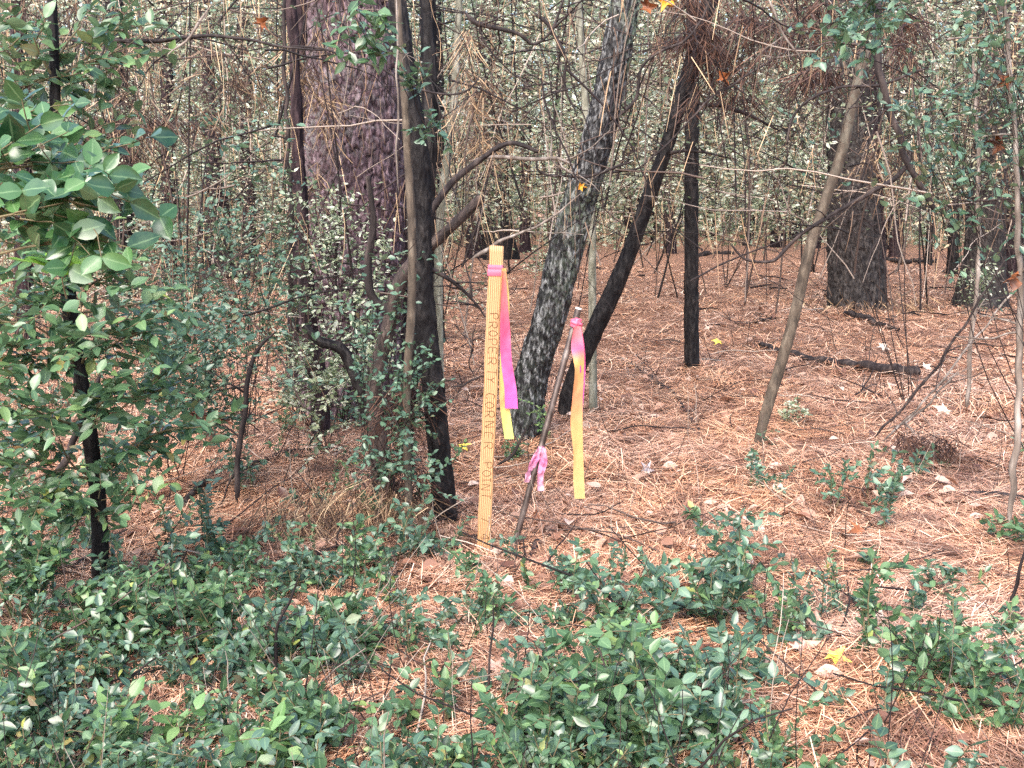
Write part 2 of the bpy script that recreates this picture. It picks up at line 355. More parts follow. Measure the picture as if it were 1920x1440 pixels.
# solid for logs and trunks
def trunk_geo(P, sides, ring, amp, plate, seed, flare=0.0):
    """P control points (x,y,z,r).  Returns V, quads, plate attr"""
    P = np.asarray(P, float)
    Ltot = np.linalg.norm(np.diff(P[:, :3], axis=0), axis=1).sum()
    K = max(4, int(Ltot / ring)); S = resample(P, K); C, R = S[:, :3], np.maximum(S[:, 3], .001)
    l = np.concatenate([[0], np.cumsum(np.linalg.norm(np.diff(C, axis=0), axis=1))])
    T = nrm(np.gradient(C, axis=0)); ref = np.array([0, 1., 0.05]) if abs(T[0, 2]) > .5 else np.array([0, 0, 1.])
    A = nrm(np.cross(T, ref)); B = np.cross(A, T)
    th = np.arange(sides) * 2 * np.pi / sides
    R0 = float(P[:, 3].max()); nc = max(3, int(round(2 * np.pi * R0 / plate[0])))
    u = np.broadcast_to(th / (2 * np.pi) * nc, (K, sides)); v_ = np.broadcast_to((l / plate[1])[:, None], (K, sides))
    ur = u + .35 * (vnoise(np.cos(th)[None] * 3 + l[:, None] * 0, np.sin(th)[None] * 3 + seed, l[:, None] * 9 + 0 * th[None], s=seed) - .5)
    f1, f2, idc = worley(ur, v_ + .3 * np.sin(ur * 2.3 + seed), nc, seed)
    crack = np.clip((f2 - f1) / .20, 0, 1); crack = crack**.5
    low = vnoise(np.cos(th)[None] * 1.2 + seed, np.sin(th)[None] * 1.2 + 0 * l[:, None], l[:, None] * 2.2 + 0 * th[None], s=seed + 2) - .5
    fine = vnoise(np.cos(th)[None] * R0 * 90, np.sin(th)[None] * R0 * 90 + 0 * l[:, None], l[:, None] * 60 + 0 * th[None], s=seed + 3) - .5
    fl = 1 + flare * np.exp(-l / (.35 * R0 / .22 * .5 + .05))[:, None] * (1 + .55 * np.sin(th * 4 + seed)[None] * .6)
    Rr = (R[:, None] * (1 + low * .12)) * fl + amp * (crack * .8 - .6 + (idc - .5) * .8) + amp * .7 * fine
    V = C[:, None] + Rr[..., None] * (A[:, None] * np.cos(th)[None, :, None] + B[:, None] * np.sin(th)[None, :, None])
    i = np.arange(K - 1)[:, None] * sides; j = np.arange(sides)[None]; j2 = (j + 1) % sides
    q = np.stack([i + j, i + j2, i + sides + j2, i + sides + j], -1).reshape(-1, 4)
    V = V.reshape(-1, 3); n = len(V)
    V = np.vstack([V, C[0], C[-1]])
    c0 = np.stack([j[0], j2[0], np.full(sides, n)], -1)[:, ::-1]; o = (K - 1) * sides
    c1 = np.stack([o + j[0], o + j2[0], np.full(sides, n + 1)], -1)
    pl = np.concatenate([(crack * (.5 + .5 * idc)).ravel(), [0, 0]])  # plate tone, dropping in the cracks to drive their painted darkening
    return V, [q, np.concatenate([c0, c1])], pl
def pathpx(pts, Y, base_ground=True, top_z=None):
    """pixel control points (px,py,width) bottom first -> (x,y,z,r)"""
    out = []
    n = len(pts)
    for k, p in enumerate(pts):
        y = Y[k] if hasattr(Y, '__len__') else Y
        q = at(p[0], p[1], y); out.append([*q, p[2] / 2 / F * depth(q)])
    if base_ground:
        b = out[0]; g = float(gz(b[0], b[1])) - .06
        if b[2] > g: out.insert(0, [b[0], b[1], g, b[3] * 1.05])
    if top_z:
        a, b = np.array(out[-2]), np.array(out[-1]); d = (b - a) / max(.02, b[2] - a[2])
        while out[-1][2] < top_z:
            q = np.array(out[-1]) + d * .8; q[3] = max(.004, out[-1][3] * .94); out.append(list(q))
    return np.array(out)
def rad_at(P, z):
    i = np.argmin(np.abs(P[:, 2] - z)); return P[i]
def tree(name, label, cat, pts, Y, m, group=None, top_z=5.0, sides=40, ring=.02, amp=.006, plate=(.05, .09), flare=.25, seed=1, lich=0., limbs=0, limb_mat='twig', stubs=0):
    P = pathpx(pts, Y, top_z=top_z)
    t = thing(name, (P[0, 0], P[0, 1], float(gz(P[0, 0], P[0, 1]))), label, cat, group)
    V, q, pl = trunk_geo(P, sides, ring, amp, plate, seed, flare)
    li = np.zeros(len(V))
    if lich:
        li = np.clip((V[:, 2] - .75) / .5, .12, 1) * np.clip(vnoise(V[:, 0] * 3 + 9, V[:, 1] * 3, V[:, 2] * 1.5, s=seed) * 2.4 - .9, 0, 1) * lich
    link('trunk', V, q, M[m], t, attrs={'plate': pl, 'lichen': li}, smooth=True)
    rg = np.random.default_rng(seed + 100)
    for k in range(limbs):
        z = rg.uniform(.5, 3.0); p = rad_at(P, z); a = rg.uniform(0, 2 * np.pi)
        D = np.array([[math.cos(a), math.sin(a) * .6, rg.uniform(-.2, .5)]])
        L = np.array([rg.uniform(.35, 1.0)]) * min(1, depth(p[:3]) / 5)
        ac = Acc(); B = wander(p[None, :3], D, L, 8, .16, .02, rg); r = min(.012, p[3] * .35)
        tubes(ac, B, np.linspace(r, r * .25, 8)[None], 6)
        s = B[0, [3, 4, 5, 6]]; S = wander(s, nrm(rg.normal(0, 1, (4, 3))), L[0] * rg.uniform(.3, .6, 4), 6, .2, .05, rg)
        tubes(ac, S, np.repeat(np.linspace(r * .4, .0008, 6)[None], 4, 0), 4)
        ac.link('branch', M[limb_mat], t, True)
    return t, P
def stick(name, label, cat, pts, Y, m='twig', group=None, twigs=6, tl=.25, seed=0, gap=None, sides=8, solid=True, amp=.0012):
    P = pathpx(pts, Y, base_ground=False)
    if 'fallen' in name and pts[0][1] > 560:
        P = []
        for p in pts:
            q = grd(p[0], p[1] + p[2] * .3); r_ = p[2] / 2 / F * depth(q); P.append([q[0], q[1], q[2] + r_ * .8 + .012, r_])
        P = np.array(P)
    t = None
    rg = np.random.default_rng(seed + 500)
    ac = Acc(); K = max(10, int(np.linalg.norm(np.diff(P[:, :3], axis=0), axis=1).sum() / .02)); S = resample(P, K)
    w_ = (np.stack([vnoise(np.arange(K) * .35, np.full(K, seed + 3.3), s=i + 31) for i in range(3)], -1) - .5) * .012 * depth(P[0, :3]) / 3
    C = S[:, :3] + w_; R = np.maximum(.0008, S[:, 3]) * (1 + .25 * (vnoise(np.arange(K) * .6, np.full(K, seed + .5), s=3) - .5))
    R[[0, -1]] *= .08; R[[1, -2]] *= .75
    tubes(ac, C[None], R[None], sides)
    acb = ac; o = ac.link(name, M[m], None, True)
    tag(o, label, cat, group)
    if twigs:
        idx = rg.integers(int(K * .15), K, twigs); T = nrm(np.gradient(C, axis=0))[idx]
        D = nrm(T * rg.uniform(-.2, 1, (twigs, 1)) + nrm(rg.normal(0, 1, (twigs, 3)) * np.array([1, .5, 1])) * .9)
        L = tl * rg.uniform(.4, 1.2, twigs); B = wander(C[idx], D, L, 7, .17, .03, rg)
        r0 = np.minimum(R[idx] * .6, .0035)[:, None]
        n2 = twigs * 2; ii = np.repeat(np.arange(twigs), 2); kk = rg.integers(2, 6, n2)
        B2 = wander(B[ii, kk], nrm(rg.normal(0, 1, (n2, 3))) + nrm(B[ii, kk] - B[ii, 0]), L[ii] * .45, 5, .2, .03, rg)
        for j in range(twigs):
            ac2 = Acc(); tubes(ac2, B[j:j + 1], r0[j:j + 1] * np.linspace(1, .3, 7)[None], 4)
            tubes(ac2, B2[2 * j:2 * j + 2], np.linspace(.0011, .0005, 5)[None] * np.ones((2, 1)) * max(1, depth(P[0, :3]) / 3), 3)
            ac2.link('twig', M[m], o)
    return o

# ================================================================== GROUND
gx = np.sinh(np.linspace(-5.2, 5.2, 340)) * 1.5; gx = np.sort(gx)
gy = np.concatenate([np.linspace(-6, 1.0, 30)[:-1], 1.0 + (np.expm1(np.linspace(0, 5.2, 340)) * .75)])
X, Yg = np.meshgrid(gx, gy); Z = gz(X, Yg)
n_, m_ = X.shape
i = np.arange(n_ - 1)[:, None] * m_ + np.arange(m_ - 1)[None]
q = np.stack([i, i + 1, i + m_ + 1, i + m_], -1).reshape(-1, 4)
g = link('ground', np.stack([X, Yg, Z], -1).reshape(-1, 3), q, M['floor'], smooth=True)
tag(g, 'forest floor of reddish brown pine straw and dead leaves', kind='structure')

def scatter(n, y0, y1, pw, spread=.56, extra=.5):
    u = rng.random(n); e = 1 - pw
    y = (y0**e + u * (y1**e - y0**e))**(1 / e)
    return (rng.random(n) * 2 - 1) * (y * spread + extra), y
def strips(acc, P, D, L, W, K=4, bend=.25, rg=None, flat=True):
    rg = rg or rng; n = len(P); D = nrm(D)
    S = nrm(np.cross(D, np.array([0, 0, 1.])) + rg.normal(0, .12, (n, 3)))
    s = np.linspace(0, 1, K); b = rg.normal(0, bend, n)
    UP = np.cross(S, D)
    C = P[:, None] + D[:, None] * (s[None] * L[:, None])[..., None] + S[:, None] * (b[:, None] * (s * (1 - s))[None] * L[:, None])[..., None]
    if not flat: C = C + UP[:, None] * (rg.normal(0, bend * .6, n)[:, None] * (s * s)[None] * L[:, None])[..., None]
    wv_ = np.ones(K); wv_[-1] = .4
    if flat == 2: S = nrm(S * .3 + UP * 1)
    a, c_ = C - S[:, None] * (W[:, None] * wv_)[..., None] * .5, C + S[:, None] * (W[:, None] * wv_)[..., None] * .5
    V = np.stack([a, c_], 2)
    i = (np.arange(n)[:, None] * K + np.arange(K - 1)[None]) * 2
    acc.add(V, np.stack([i, i + 1, i + 3, i + 2], -1).reshape(-1, 4))
# pine straw
n = 360000
x, y = scatter(n, 1.15, 17, 1.75)
pile = vnoise(x * 2.3, y * 2.3, s=8)
z = gz(x, y) + .003 + rng.random(n)**1.5 * (.012 + .035 * pile)
fl = vnoise(x * .9 + 4, y * .9, s=9) * 9; az = np.where(rng.random(n) < .45, fl + rng.normal(0, .5, n), rng.random(n) * 2 * np.pi)
D = np.stack([np.cos(az), np.sin(az), rng.normal(0, .16, n)], -1)
L = rng.uniform(.08, .21, n); W = np.maximum(.0015, y * .00048) * rng.uniform(.7, 1.4, n)
ac = Acc(); strips(ac, np.stack([x, y, z], -1) - D * (L * .5)[:, None], D, L, W * 1.2, 4, .22)
tag(ac.link('pine_straw', M['needle']), 'thick layer of fallen orange brown pine needles', kind='stuff')
# dead broad leaves in the straw
n = 7500
x, y = scatter(n, 1.2, 20, 1.35)
keep = vnoise(x * 1.1, y * 1.1, s=21) * .6 + rng.random(n) * .75 > .55; x, y = x[keep], y[keep]; n = len(x)
az = rng.random(n) * 2 * np.pi; A = np.stack([np.cos(az), np.sin(az), rng.normal(.0, .25, n)], -1)
L = rng.uniform(.028, .066, n) * np.where(y > 5, 1.25, 1)
kk_ = L < .052; ac = Acc(); leaves(ac, np.stack([x, y, gz(x, y) + .012 + .02 * rng.random(n)], -1), A, nrm(np.stack([rng.normal(0, .4, n), rng.normal(-.15, .4, n), np.ones(n)], -1)), L, L * rng.uniform(.35, .65, n), 2, .35, .45)
tag(ac.link('leaf_litter', M['litter'], smooth=True), 'pale curled dead leaves strewn over the pine straw', kind='stuff')
# fallen twigs in the litter
n = 900
x, y = scatter(n, 1.5, 16, 1.5); az = rng.random(n) * 2 * np.pi
P = wander(np.stack([x, y, gz(x, y) + .02], -1), np.stack([np.cos(az), np.sin(az), rng.normal(.03, .08, n)], -1), rng.uniform(.1, .5, n), 7, .12)
P[..., 2] = np.maximum(P[..., 2], gz(P[..., 0], P[..., 1]) + .01)
ac = Acc(); tubes(ac, P, rng.uniform(.0012, .004, n)[:, None] * np.linspace(1, .5, 7)[None] * np.maximum(1, y / 4)[:, None], 4)
tag(ac.link('twig_litter', M['twig_mix']), 'thin fallen twigs lying among the pine needles', kind='stuff')

# ================================================================== BIG TREES
tree('pine_tree', 'broad pine trunk with flaky purple grey bark left of the survey stake', 'tree',
     [(655, 765, 196), (660, 640, 188), (662, 450, 182), (662, 250, 172), (660, 0, 162)], 4.9, 'bark_pine', sides=280, ring=.0065, amp=.017, plate=(.042, .066), flare=.03, seed=5, lich=.35, top_z=7)
tree('pine_tree', 'thick dark grey pine trunk standing alone on the open needle floor', 'tree',
     [(1607, 585, 104), (1606, 540, 97), (1602, 450, 92), (1597, 330, 84), (1592, 180, 80), (1590, 0, 76)], 9.4, 'bark_grey', sides=170, ring=.014, amp=.026, plate=(.06, .15), flare=.07, seed=6, lich=.6, top_z=9)
tree('pine_tree', 'dark pine trunk at the right with pale green twigs at its foot', 'tree',
     [(1840, 560, 84), (1845, 500, 74), (1852, 350, 66), (1860, 200, 60), (1866, 0, 56)], 10.2, 'bark_grey', sides=90, ring=.03, amp=.016, plate=(.07, .14), flare=.2, seed=7, lich=.3, top_z=9)
tree('leaning_tree', 'lichen covered grey tree leaning to the right behind the survey stake', 'tree',
     [(985, 800, 70), (988, 745, 64), (1003, 680, 60), (1032, 590, 60), (1058, 480, 60), (1085, 380, 58), (1112, 290, 58), (1140, 180, 56), (1163, 60, 52), (1178, -30, 50)], 4.45, 'bark_lichen', sides=150, ring=.006, amp=.009, plate=(.018, .05), flare=.18, seed=8, lich=1.6, top_z=5.5)
tree('leaning_tree', 'slender dark purplish tree leaning right beside the pale straight sapling', 'tree',
     [(1066, 748, 34), (1080, 700, 32), (1112, 625, 34), (1150, 545, 33), (1185, 460, 28), (1215, 375, 28), (1245, 290, 25), (1272, 200, 28), (1300, 110, 30), (1330, 0, 30)], 4.9, 'bark_black', sides=48, ring=.01, amp=.004, plate=(.03, .05), flare=.15, seed=9, top_z=5.5, limbs=2)
tree('burnt_tree', 'black charred trunk rising between the broad purple pine and the stake', 'tree',
     [(833, 948, 42), (826, 870, 42), (814, 740, 42), (800, 620, 40), (792, 500, 36), (793, 380, 34), (785, 270, 36), (765, 150, 36), (745, 0, 34)], 3.2, 'bark_black', sides=64, ring=.008, amp=.004, plate=(.025, .04), flare=.2, seed=10, top_z=5, limbs=2)
tree('burnt_tree', 'straight charred post-like trunk in the open right of the leaning trees', 'tree',
     [(1297, 690, 28), (1296, 600, 27), (1296, 420, 26), (1298, 180, 26), (1300, 0, 24)], 6.15, 'bark_black', sides=40, ring=.018, amp=.005, plate=(.035, .07), flare=.15, seed=12, top_z=6)
tree('sapling', 'slanting bare grey sapling crossing in front of the grey pine', 'sapling',
     [(1418, 862, 18), (1440, 760, 20), (1462, 690, 20), (1490, 590, 20), (1520, 460, 20), (1546, 380, 19), (1580, 280, 20), (1602, 180, 19), (1622, 95, 17)], 4.1, 'bark_sapling', sides=28, ring=.012, amp=.0012, plate=(.03, .05), flare=.1, seed=13, lich=.5, top_z=None)
tree('sapling', 'pale grey green sapling standing straight behind the two leaning trees', 'sapling',
     [(1112, 745, 16), (1111, 600, 15), (1110, 430, 15), (1104, 300, 14), (1094, 150, 13), (1084, 0, 12)], 5.1, 'bark_palegreen', sides=20, ring=.02, amp=.001, plate=(.03, .08), flare=.1, seed=14, top_z=5)
tree('sapling', 'pale bent sapling against the dark trunks above the stump fork', 'sapling',
     [(822, 520, 17), (825, 400, 17), (838, 300, 16), (850, 200, 15), (858, 60, 13), (862, -30, 12)], 5.2, 'bark_palegreen', sides=20, ring=.02, amp=.001, plate=(.03, .08), flare=.1, seed=15, top_z=5)
tree('vine_stem', 'smooth brown climbing stem running up beside the charred trunk', 'vine',
     [(764, 700, 15), (772, 560, 16), (772, 430, 16), (765, 300, 15), (758, 180, 14), (750, 60, 13), (744, -30, 12)], 3.0, 'bark_sapling', sides=20, ring=.012, amp=.001, plate=(.03, .08), flare=.1, seed=16, top_z=None)
tree('cedar_trunk', 'reddish shaggy trunk touching the right side of the grey pine', 'tree',
     [(1652, 580, 22), (1650, 450, 20), (1645, 330, 19), (1640, 220, 18), (1640, 0, 16)], 9.9, 'bark_purple', sides=24, ring=.04, amp=.006, plate=(.03, .12), seed=17, top_z=8)
# forked stump with the sawn branch
base = grd(716, 945); ys = base[1]
t = thing('forked_trunk', (base[0], ys, base[2]), 'gnarled forked trunk with a sawn off branch beside the charred trunk', 'tree')
for nm, pts, mt, sd_ in (('trunk', [(722, 950, 44), (716, 880, 40), (706, 810, 36), (700, 740, 34), (715, 660, 28), (735, 590, 27), (748, 535, 30), (775, 492, 24), (820, 450, 20), (868, 405, 19), (903, 370, 19)], 'bark_brown', 21),
                        ('limb', [(700, 800, 30), (680, 740, 26), (662, 690, 24), (640, 655, 20), (600, 640, 16), (570, 610, 12)], 'bark_black', 22),
                        ('limb', [(735, 590, 20), (700, 560, 15), (690, 500, 13), (700, 420, 11), (690, 330, 8)], 'twig', 23),
                        ('limb', [(770, 500, 20), (792, 430, 15), (850, 340, 12), (900, 300, 10), (960, 268, 8), (1010, 285, 6)], 'twig', 24)):
    P = pathpx(pts, ys, base_ground=(nm == 'trunk'))
    V, q, pl = trunk_geo(P, 30, .009, .003, (.02, .05), sd_, .1)
    link(nm, V, q, M[mt], t, attrs={'plate': pl, 'lichen': np.zeros(len(V))}, smooth=True)
ce = at(906, 367, ys); a = np.linspace(0, 2 * np.pi, 17)[:-1]
e1 = nrm(np.array([.75, 0, .66])); e2 = np.array([.25, -.9, -.3])
V = np.vstack([ce + .0155 * (np.cos(a)[:, None] * np.array([.72, .2, -.66]) + np.sin(a)[:, None] * np.array([.1, -.95, -.1])), ce + e1 * .004])
link('cut_end', V, np.array([[k, (k + 1) % 16, 16] for k in range(16)]), simple('sawn_wood', [(.3, (.25, .17, .10)), (.7, (.45, .33, .2))], 40), t)

# far trunks
far = [((935, 60), 19, 'pair: larger purple brown trunk straight behind the stake top'), ]
FT = [
 ('dark trunk straight behind the top of the survey stake', [(938, 480, 62), (934, 400, 48), (930, 250, 42), (926, 0, 38)], 18.),
 ('brown trunk just left of the one behind the stake top', [(890, 478, 34), (892, 380, 30), (900, 200, 28), (905, 0, 24)], 19.),
 ('flared purple trunk in the thicket left of the broad pine', [(402, 470, 66), (402, 400, 54), (400, 300, 34), (393, 200, 26), (386, 60, 22)], 15.),
 ('shaded brown trunk behind the leafy shrub at upper left', [(228, 500, 52), (226, 380, 46), (222, 250, 40), (216, 0, 36)], 11.),
 ('slim brown trunk halfway between the flared trunk and the broad pine', [(468, 500, 30), (466, 380, 26), (460, 200, 24), (456, 0, 22)], 16.),
 ('thin dark trunk seen just left of the straight charred trunk', [(1256, 470, 24), (1254, 350, 20), (1250, 150, 18)], 20.),
 ('thin dark trunk between the grey pine and the right-hand dark pine', [(1786, 495, 20), (1788, 400, 18), (1792, 250, 16), (1796, 0, 14)], 14.5),
 ('narrow trunk in shadow behind the grey pine on its right', [(1682, 440, 24), (1684, 300, 20), (1688, 100, 18)], 19.),
 ('slim trunk directly left of the grey pine far back', [(1532, 455, 14), (1530, 300, 13), (1526, 100, 12)], 22.),
 ('slim far trunk in the green gap between charred trunk and grey pine', [(1400, 452, 15), (1402, 300, 14), (1408, 100, 12)], 24.),
 ('shaggy dark trunk hugging the left edge of the broad pine', [(560, 690, 46), (563, 500, 40), (566, 300, 36), (566, 100, 34)], 5.6),
 ('purple brown trunk behind the right edge of the broad pine', [(742, 690, 60), (746, 500, 52), (744, 300, 50), (738, 100, 46)], 5.5),
 ('dark trunk close behind the bent pale sapling', [(808, 560, 46), (810, 400, 44), (812, 250, 42), (806, 0, 40)], 7.5),
 ('thin far trunk left of the leaning lichened tree', [(985, 470, 22), (984, 350, 20), (990, 150, 18)], 21.),
 ('black knotty stem against the lower left of the broad pine', [(600, 760, 34), (585, 640, 30), (572, 520, 26), (566, 400, 20)], 4.4),
 ('crooked black stem on the right flank of the broad pine', [(764, 900, 34), (766, 740, 30), (790, 600, 26), (800, 430, 26), (806, 200, 28), (802, 0, 26)], 3.9),
 ('dim trunk at the far left edge behind the shrub', [(48, 620, 34), (44, 400, 30), (36, 150, 28)], 7.),
 ('narrow trunk behind the twigs left of the flared trunk', [(318, 520, 28), (316, 350, 24), (312, 100, 22)], 12.5),
 ('pale thin far trunk above the dangling dead branch tip', [(1742, 470, 12), (1741, 300, 11), (1738, 100, 10)], 17.),
 ('dark far trunk at the right edge behind the thin edge stems', [(1902, 500, 34), (1900, 300, 30), (1898, 100, 28)], 13.5),
]
for k, (lb, pts, Y) in enumerate(FT):
    tree('background_tree', lb, 'tree', pts, Y, 'bark_purple' if k % 3 else 'bark_black', group='trunks in the background woods', sides=28, ring=.05, amp=.012, plate=(.06, .16), seed=40 + k, top_z=8, flare=.15)
# beyond 20 m: slim trunks that close the woods
k = 0
spots = rng.uniform(0, 1, (60, 3)); ac = Acc()
PP = []; RR = []
for u, v, w_ in spots:
    y = 22 + 22 * v; x = (u * 2 - 1) * y * .56; K = 12
    PP.append(np.stack([x + np.linspace(0, rng.normal(0, .5), K), np.full(K, y), np.linspace(-.1, 10, K)], -1)); RR.append(np.linspace(1, .7, K) * rng.uniform(.06, .2))
tubes(ac, np.array(PP), np.array(RR), 10)
FARTR = ac

# ================================================================== STAKE, ROD, TAPES
def box_geo(C, ax, hw):
    C = np.array(C); c = np.array([[sx, sy, sz] for sz in (-1, 1) for sy in (-1, 1) for sx in (-1, 1)], float)
    V = C + c[:, :1] * hw[0] * ax[0] + c[:, 1:2] * hw[1] * ax[1] + c[:, 2:] * hw[2] * ax[2]
    return V, np.array([[0, 2, 3, 1], [4, 5, 7, 6], [0, 1, 5, 4], [2, 6, 7, 3], [0, 4, 6, 2], [1, 3, 7, 5]])
sb = grd(905, 1040); YS = sb[1]
st_top = at(931, 461, YS)
bot = at(906, 1040, YS); ax3 = nrm(st_top - bot); ln = np.linalg.norm(st_top - bot)
ax1 = nrm(np.array([1, -.06, 0]) - ax3 * np.dot(np.array([1, -.06, 0]), ax3)); ax2 = np.cross(ax3, ax1)   # ax2 points away from camera
pxm = depth(bot) / F                                     # metres per photo pixel at the stake
from mathutils import Matrix
stake = thing('survey_stake', bot, 'sawn pine survey stake with hand-lettered words down its face', 'stake')
NW, NL = 10, 60
SW, SH = .0190, .0060
uu = np.linspace(-1, 1, NW + 1); ll = np.linspace(-.10, ln, NL + 1)
# local mesh so the grain follows the stake
def loc2w(l): return l[:, :1] * ax1 + l[:, 1:2] * ax2 + l[:, 2:] * ax3 + bot
vv = []
for z in ll:
    wob = .0008 * math.sin(z * 17) + .0006 * math.sin(z * 41)
    for sx, sy in ((-1, -1), (-.8, -1.0), (-.4, -1), (0, -1), (.4, -1), (.8, -1), (1, -1), (1, 1), (0, 1), (-1, 1)):
        vv.append([sx * SW * (.985 if abs(sy) == 1 and abs(sx) == 1 else 1) + wob, sy * SH, z])
vv = np.array(vv); r = 10
i = np.arange(NL)[:, None] * r; j = np.arange(r)[None]; j2 = (j + 1) % r
q = np.stack([i + j, i + j2, i + r + j2, i + r + j], -1).reshape(-1, 4)
V = vv; n0 = len(V); V = np.vstack([V, [0, 0, ln + .0005]])
capf = np.stack([NL * r + j[0], NL * r + j2[0], np.full(r, n0)], -1)
me_o = link('board', V, [q, capf], M['lath'], None)
RM = Matrix(((ax1[0], ax2[0], ax3[0], bot[0]), (ax1[1], ax2[1], ax3[1], bot[1]), (ax1[2], ax2[2], ax3[2], bot[2]), (0, 0, 0, 1)))
me_o.parent = stake; me_o.matrix_parent_inverse = parent_inv(stake); me_o.matrix_basis = RM
# lettering: letters turned a quarter clockwise, reading down the stake
G = {'P': [[(0, 0), (0, 1), (.55, 1), (.62, .75), (.5, .5), (0, .5)]],
     'R': [[(0, 0), (0, 1), (.55, 1), (.62, .75), (.5, .5), (0, .5)], [(.25, .5), (.7, 0)]],
     'O': [[(.3, 0), (.02, .25), (.05, .75), (.3, 1), (.6, .75), (.62, .25), (.3, 0)]],
     'E': [[(.65, 1), (0, 1), (0, 0), (.65, 0)], [(0, .5), (.5, .5)]],
     'T': [[(-.05, 1), (.7, 1)], [(.32, 1), (.32, 0)]],
     'Y': [[(0, 1), (.3, .5), (.62, 1)], [(.3, .5), (.2, 0)]],
     'C': [[(.65, .85), (.3, 1), (.02, .6), (.05, .2), (.35, 0), (.65, .15)]],
     'N': [[(0, 0), (0, 1), (.6, 0), (.6, 1)]],
     'I': [[(.3, 0), (.3, 1)], [(.1, 0), (.5, 0)], [(.1, 1), (.5, 1)]],
     '7': [[(0, 1), (.6, 1), (.2, 0)]], '4': [[(.5, 0), (.5, 1), (0, .35), (.7, .35)]]}
seq = [('P', 588), ('R', 604), ('O', 619), ('P', 635), ('E', 651), ('R', 670), ('T', 690), ('Y', 705),
       ('C', 735), ('O', 752), ('R', 769), ('N', 788), ('E', 810), ('R', 828),
       ('P', 866), ('O', 881), ('I', 894), ('N', 908), ('T', 924), ('7', 970), ('4', 1003)]
ac = Acc(); rg = np.random.default_rng(3)
for ch, yc in seq:
    lc = (1040 - yc) * ln / (1040 - 461); hgt = 15.5 * pxm * rg.uniform(.9, 1.1); wd_ = 15 * pxm * rg.uniform(.9, 1.1); ox = rg.normal(0, .0008) + .001; tl = rg.normal(0, .06)
    for stt in G[ch]:
        pts = []
        for (a_, b_) in stt:        # a_: reading direction (down the stake), b_: letter's up (to the right)
            pts.append([ox + (b_ - .5) * hgt + (a_ - .3) * tl * wd_, -SH - .0006, lc - (a_ - .33) * wd_ + (b_ - .5) * tl * hgt])
        pts = np.array(pts)
        if len(pts) > 3: pts = resample(pts, len(pts) * 4)
        for a_, b_ in zip(pts[:-1], pts[1:]):
            d = nrm(b_ - a_); s_ = np.array([d[2], 0, -d[0]]) * .00072; e = d * .0006
            ac.add(np.array([a_ - s_ - e, a_ + s_ - e, b_ + s_ + e, b_ - s_ + e]), np.array([[0, 1, 2, 3]]))
o = ac.link('lettering', M['ink']); o.parent = stake; o.matrix_parent_inverse = parent_inv(stake); o.matrix_basis = RM

def ribbon(pts, widths, yaw, Y, thick=.0003, crinkle=.0012, seed=0, n=90, cols=7, uvr=(0, 1)):
    """pts px list, widths px list (seen width), yaw: how far the strip is turned per point (radians)"""
    P = np.array([[*at(p[0], p[1], (Y[k] if hasattr(Y, '__len__') else Y)), w_, yw] for k, (p, w_, yw) in enumerate(zip(pts, widths, yaw))])
    S = resample(P, n); s = np.linspace(-1, 1, cols)
    c = S[:, :3]; W = S[:, 3] / 2 / F * depth(c[0]); yw = S[:, 4]
    X = np.stack([np.cos(yw), np.sin(yw), 0 * yw], -1); Nn = np.stack([np.sin(yw), -np.cos(yw), 0 * yw], -1)
    W = W / np.maximum(.25, np.cos(yw))
    cr = (vnoise(np.linspace(0, 9, n)[:, None] + 0 * s[None], s[None] * 1.5 + seed + 0 * c[:, :1], s=seed) - .5) * crinkle * 3 \
        + (vnoise(np.linspace(0, 26, n)[:, None] + s[None] * 1.3, s[None] * 2.5 + seed + 0 * c[:, :1], s=seed + 1) - .5) * crinkle * 1.6
    V = c[:, None] + X[:, None] * (s[None] * W[:, None])[..., None] + Nn[:, None] * (cr + .0015 * (s**2)[None])[..., None]
    i = np.arange(n - 1)[:, None] * cols + np.arange(cols - 1)[None]
    q = np.stack([i, i + 1, i + cols + 1, i + cols], -1).reshape(-1, 4)
    U = np.stack([np.tile(s * .5 + .5, n), np.repeat(np.linspace(*uvr, n), cols)], -1)
    back = V - Nn[:, None] * .0006
    return V.reshape(-1, 3), q, U
# tape on the stake: wrap + two tails
pt = loc2w(np.array([[0, 0, ln * (1040 - 504) / (1040 - 461)]]))[0]
tp = thing('flagging_tape', pt, 'pink and yellow flagging tape tied round the top of the wooden stake', 'tape')
for k, (lo, hi, off) in enumerate(((494, 505, .0010), (503, 515, .0018))):
    a = np.linspace(0, 2 * np.pi, 33)[:-1]; z0, z1 = [(1040 - y_) * ln / (1040 - 461) for y_ in (hi, lo)]
    cx = np.clip(np.cos(a) * 1.5, -1, 1) * (SW + off); cy = np.clip(np.sin(a) * 1.5, -1, 1) * (SH + off)
    rows = 5; V = []
    for r_ in range(rows):
        f = r_ / (rows - 1); pv = .0006 * math.sin(f * math.pi)
        V.append(np.stack([cx * (1 + pv / SW), cy * (1 + 2 * pv / SH), z0 + (z1 - z0) * f + .0012 * np.sin(a + k * 2)], -1))
    V = loc2w(np.concatenate(V)); i = np.arange(rows - 1)[:, None] * 32; j = np.arange(32)[None]; j2 = (j + 1) % 32
    link('wrap', V, np.stack([i + j, i + j2, i + 32 + j2, i + 32 + j], -1).reshape(-1, 4), M['tape_rose'], tp, uv=np.tile([[.5, .4 + k * .3]], (len(V), 1)), smooth=True)
V, q, U = ribbon([(944, 503), (947, 560), (946, 640), (944, 700), (946, 760), (955, 823)], [9, 14, 15, 15, 18, 18], [.5, .3, .2, .1, .25, .1], YS - .012, seed=4)
link('tail', V, q, M['tape_yellow'], tp, uv=U, smooth=True)['label'] = 'yellow longer tail'
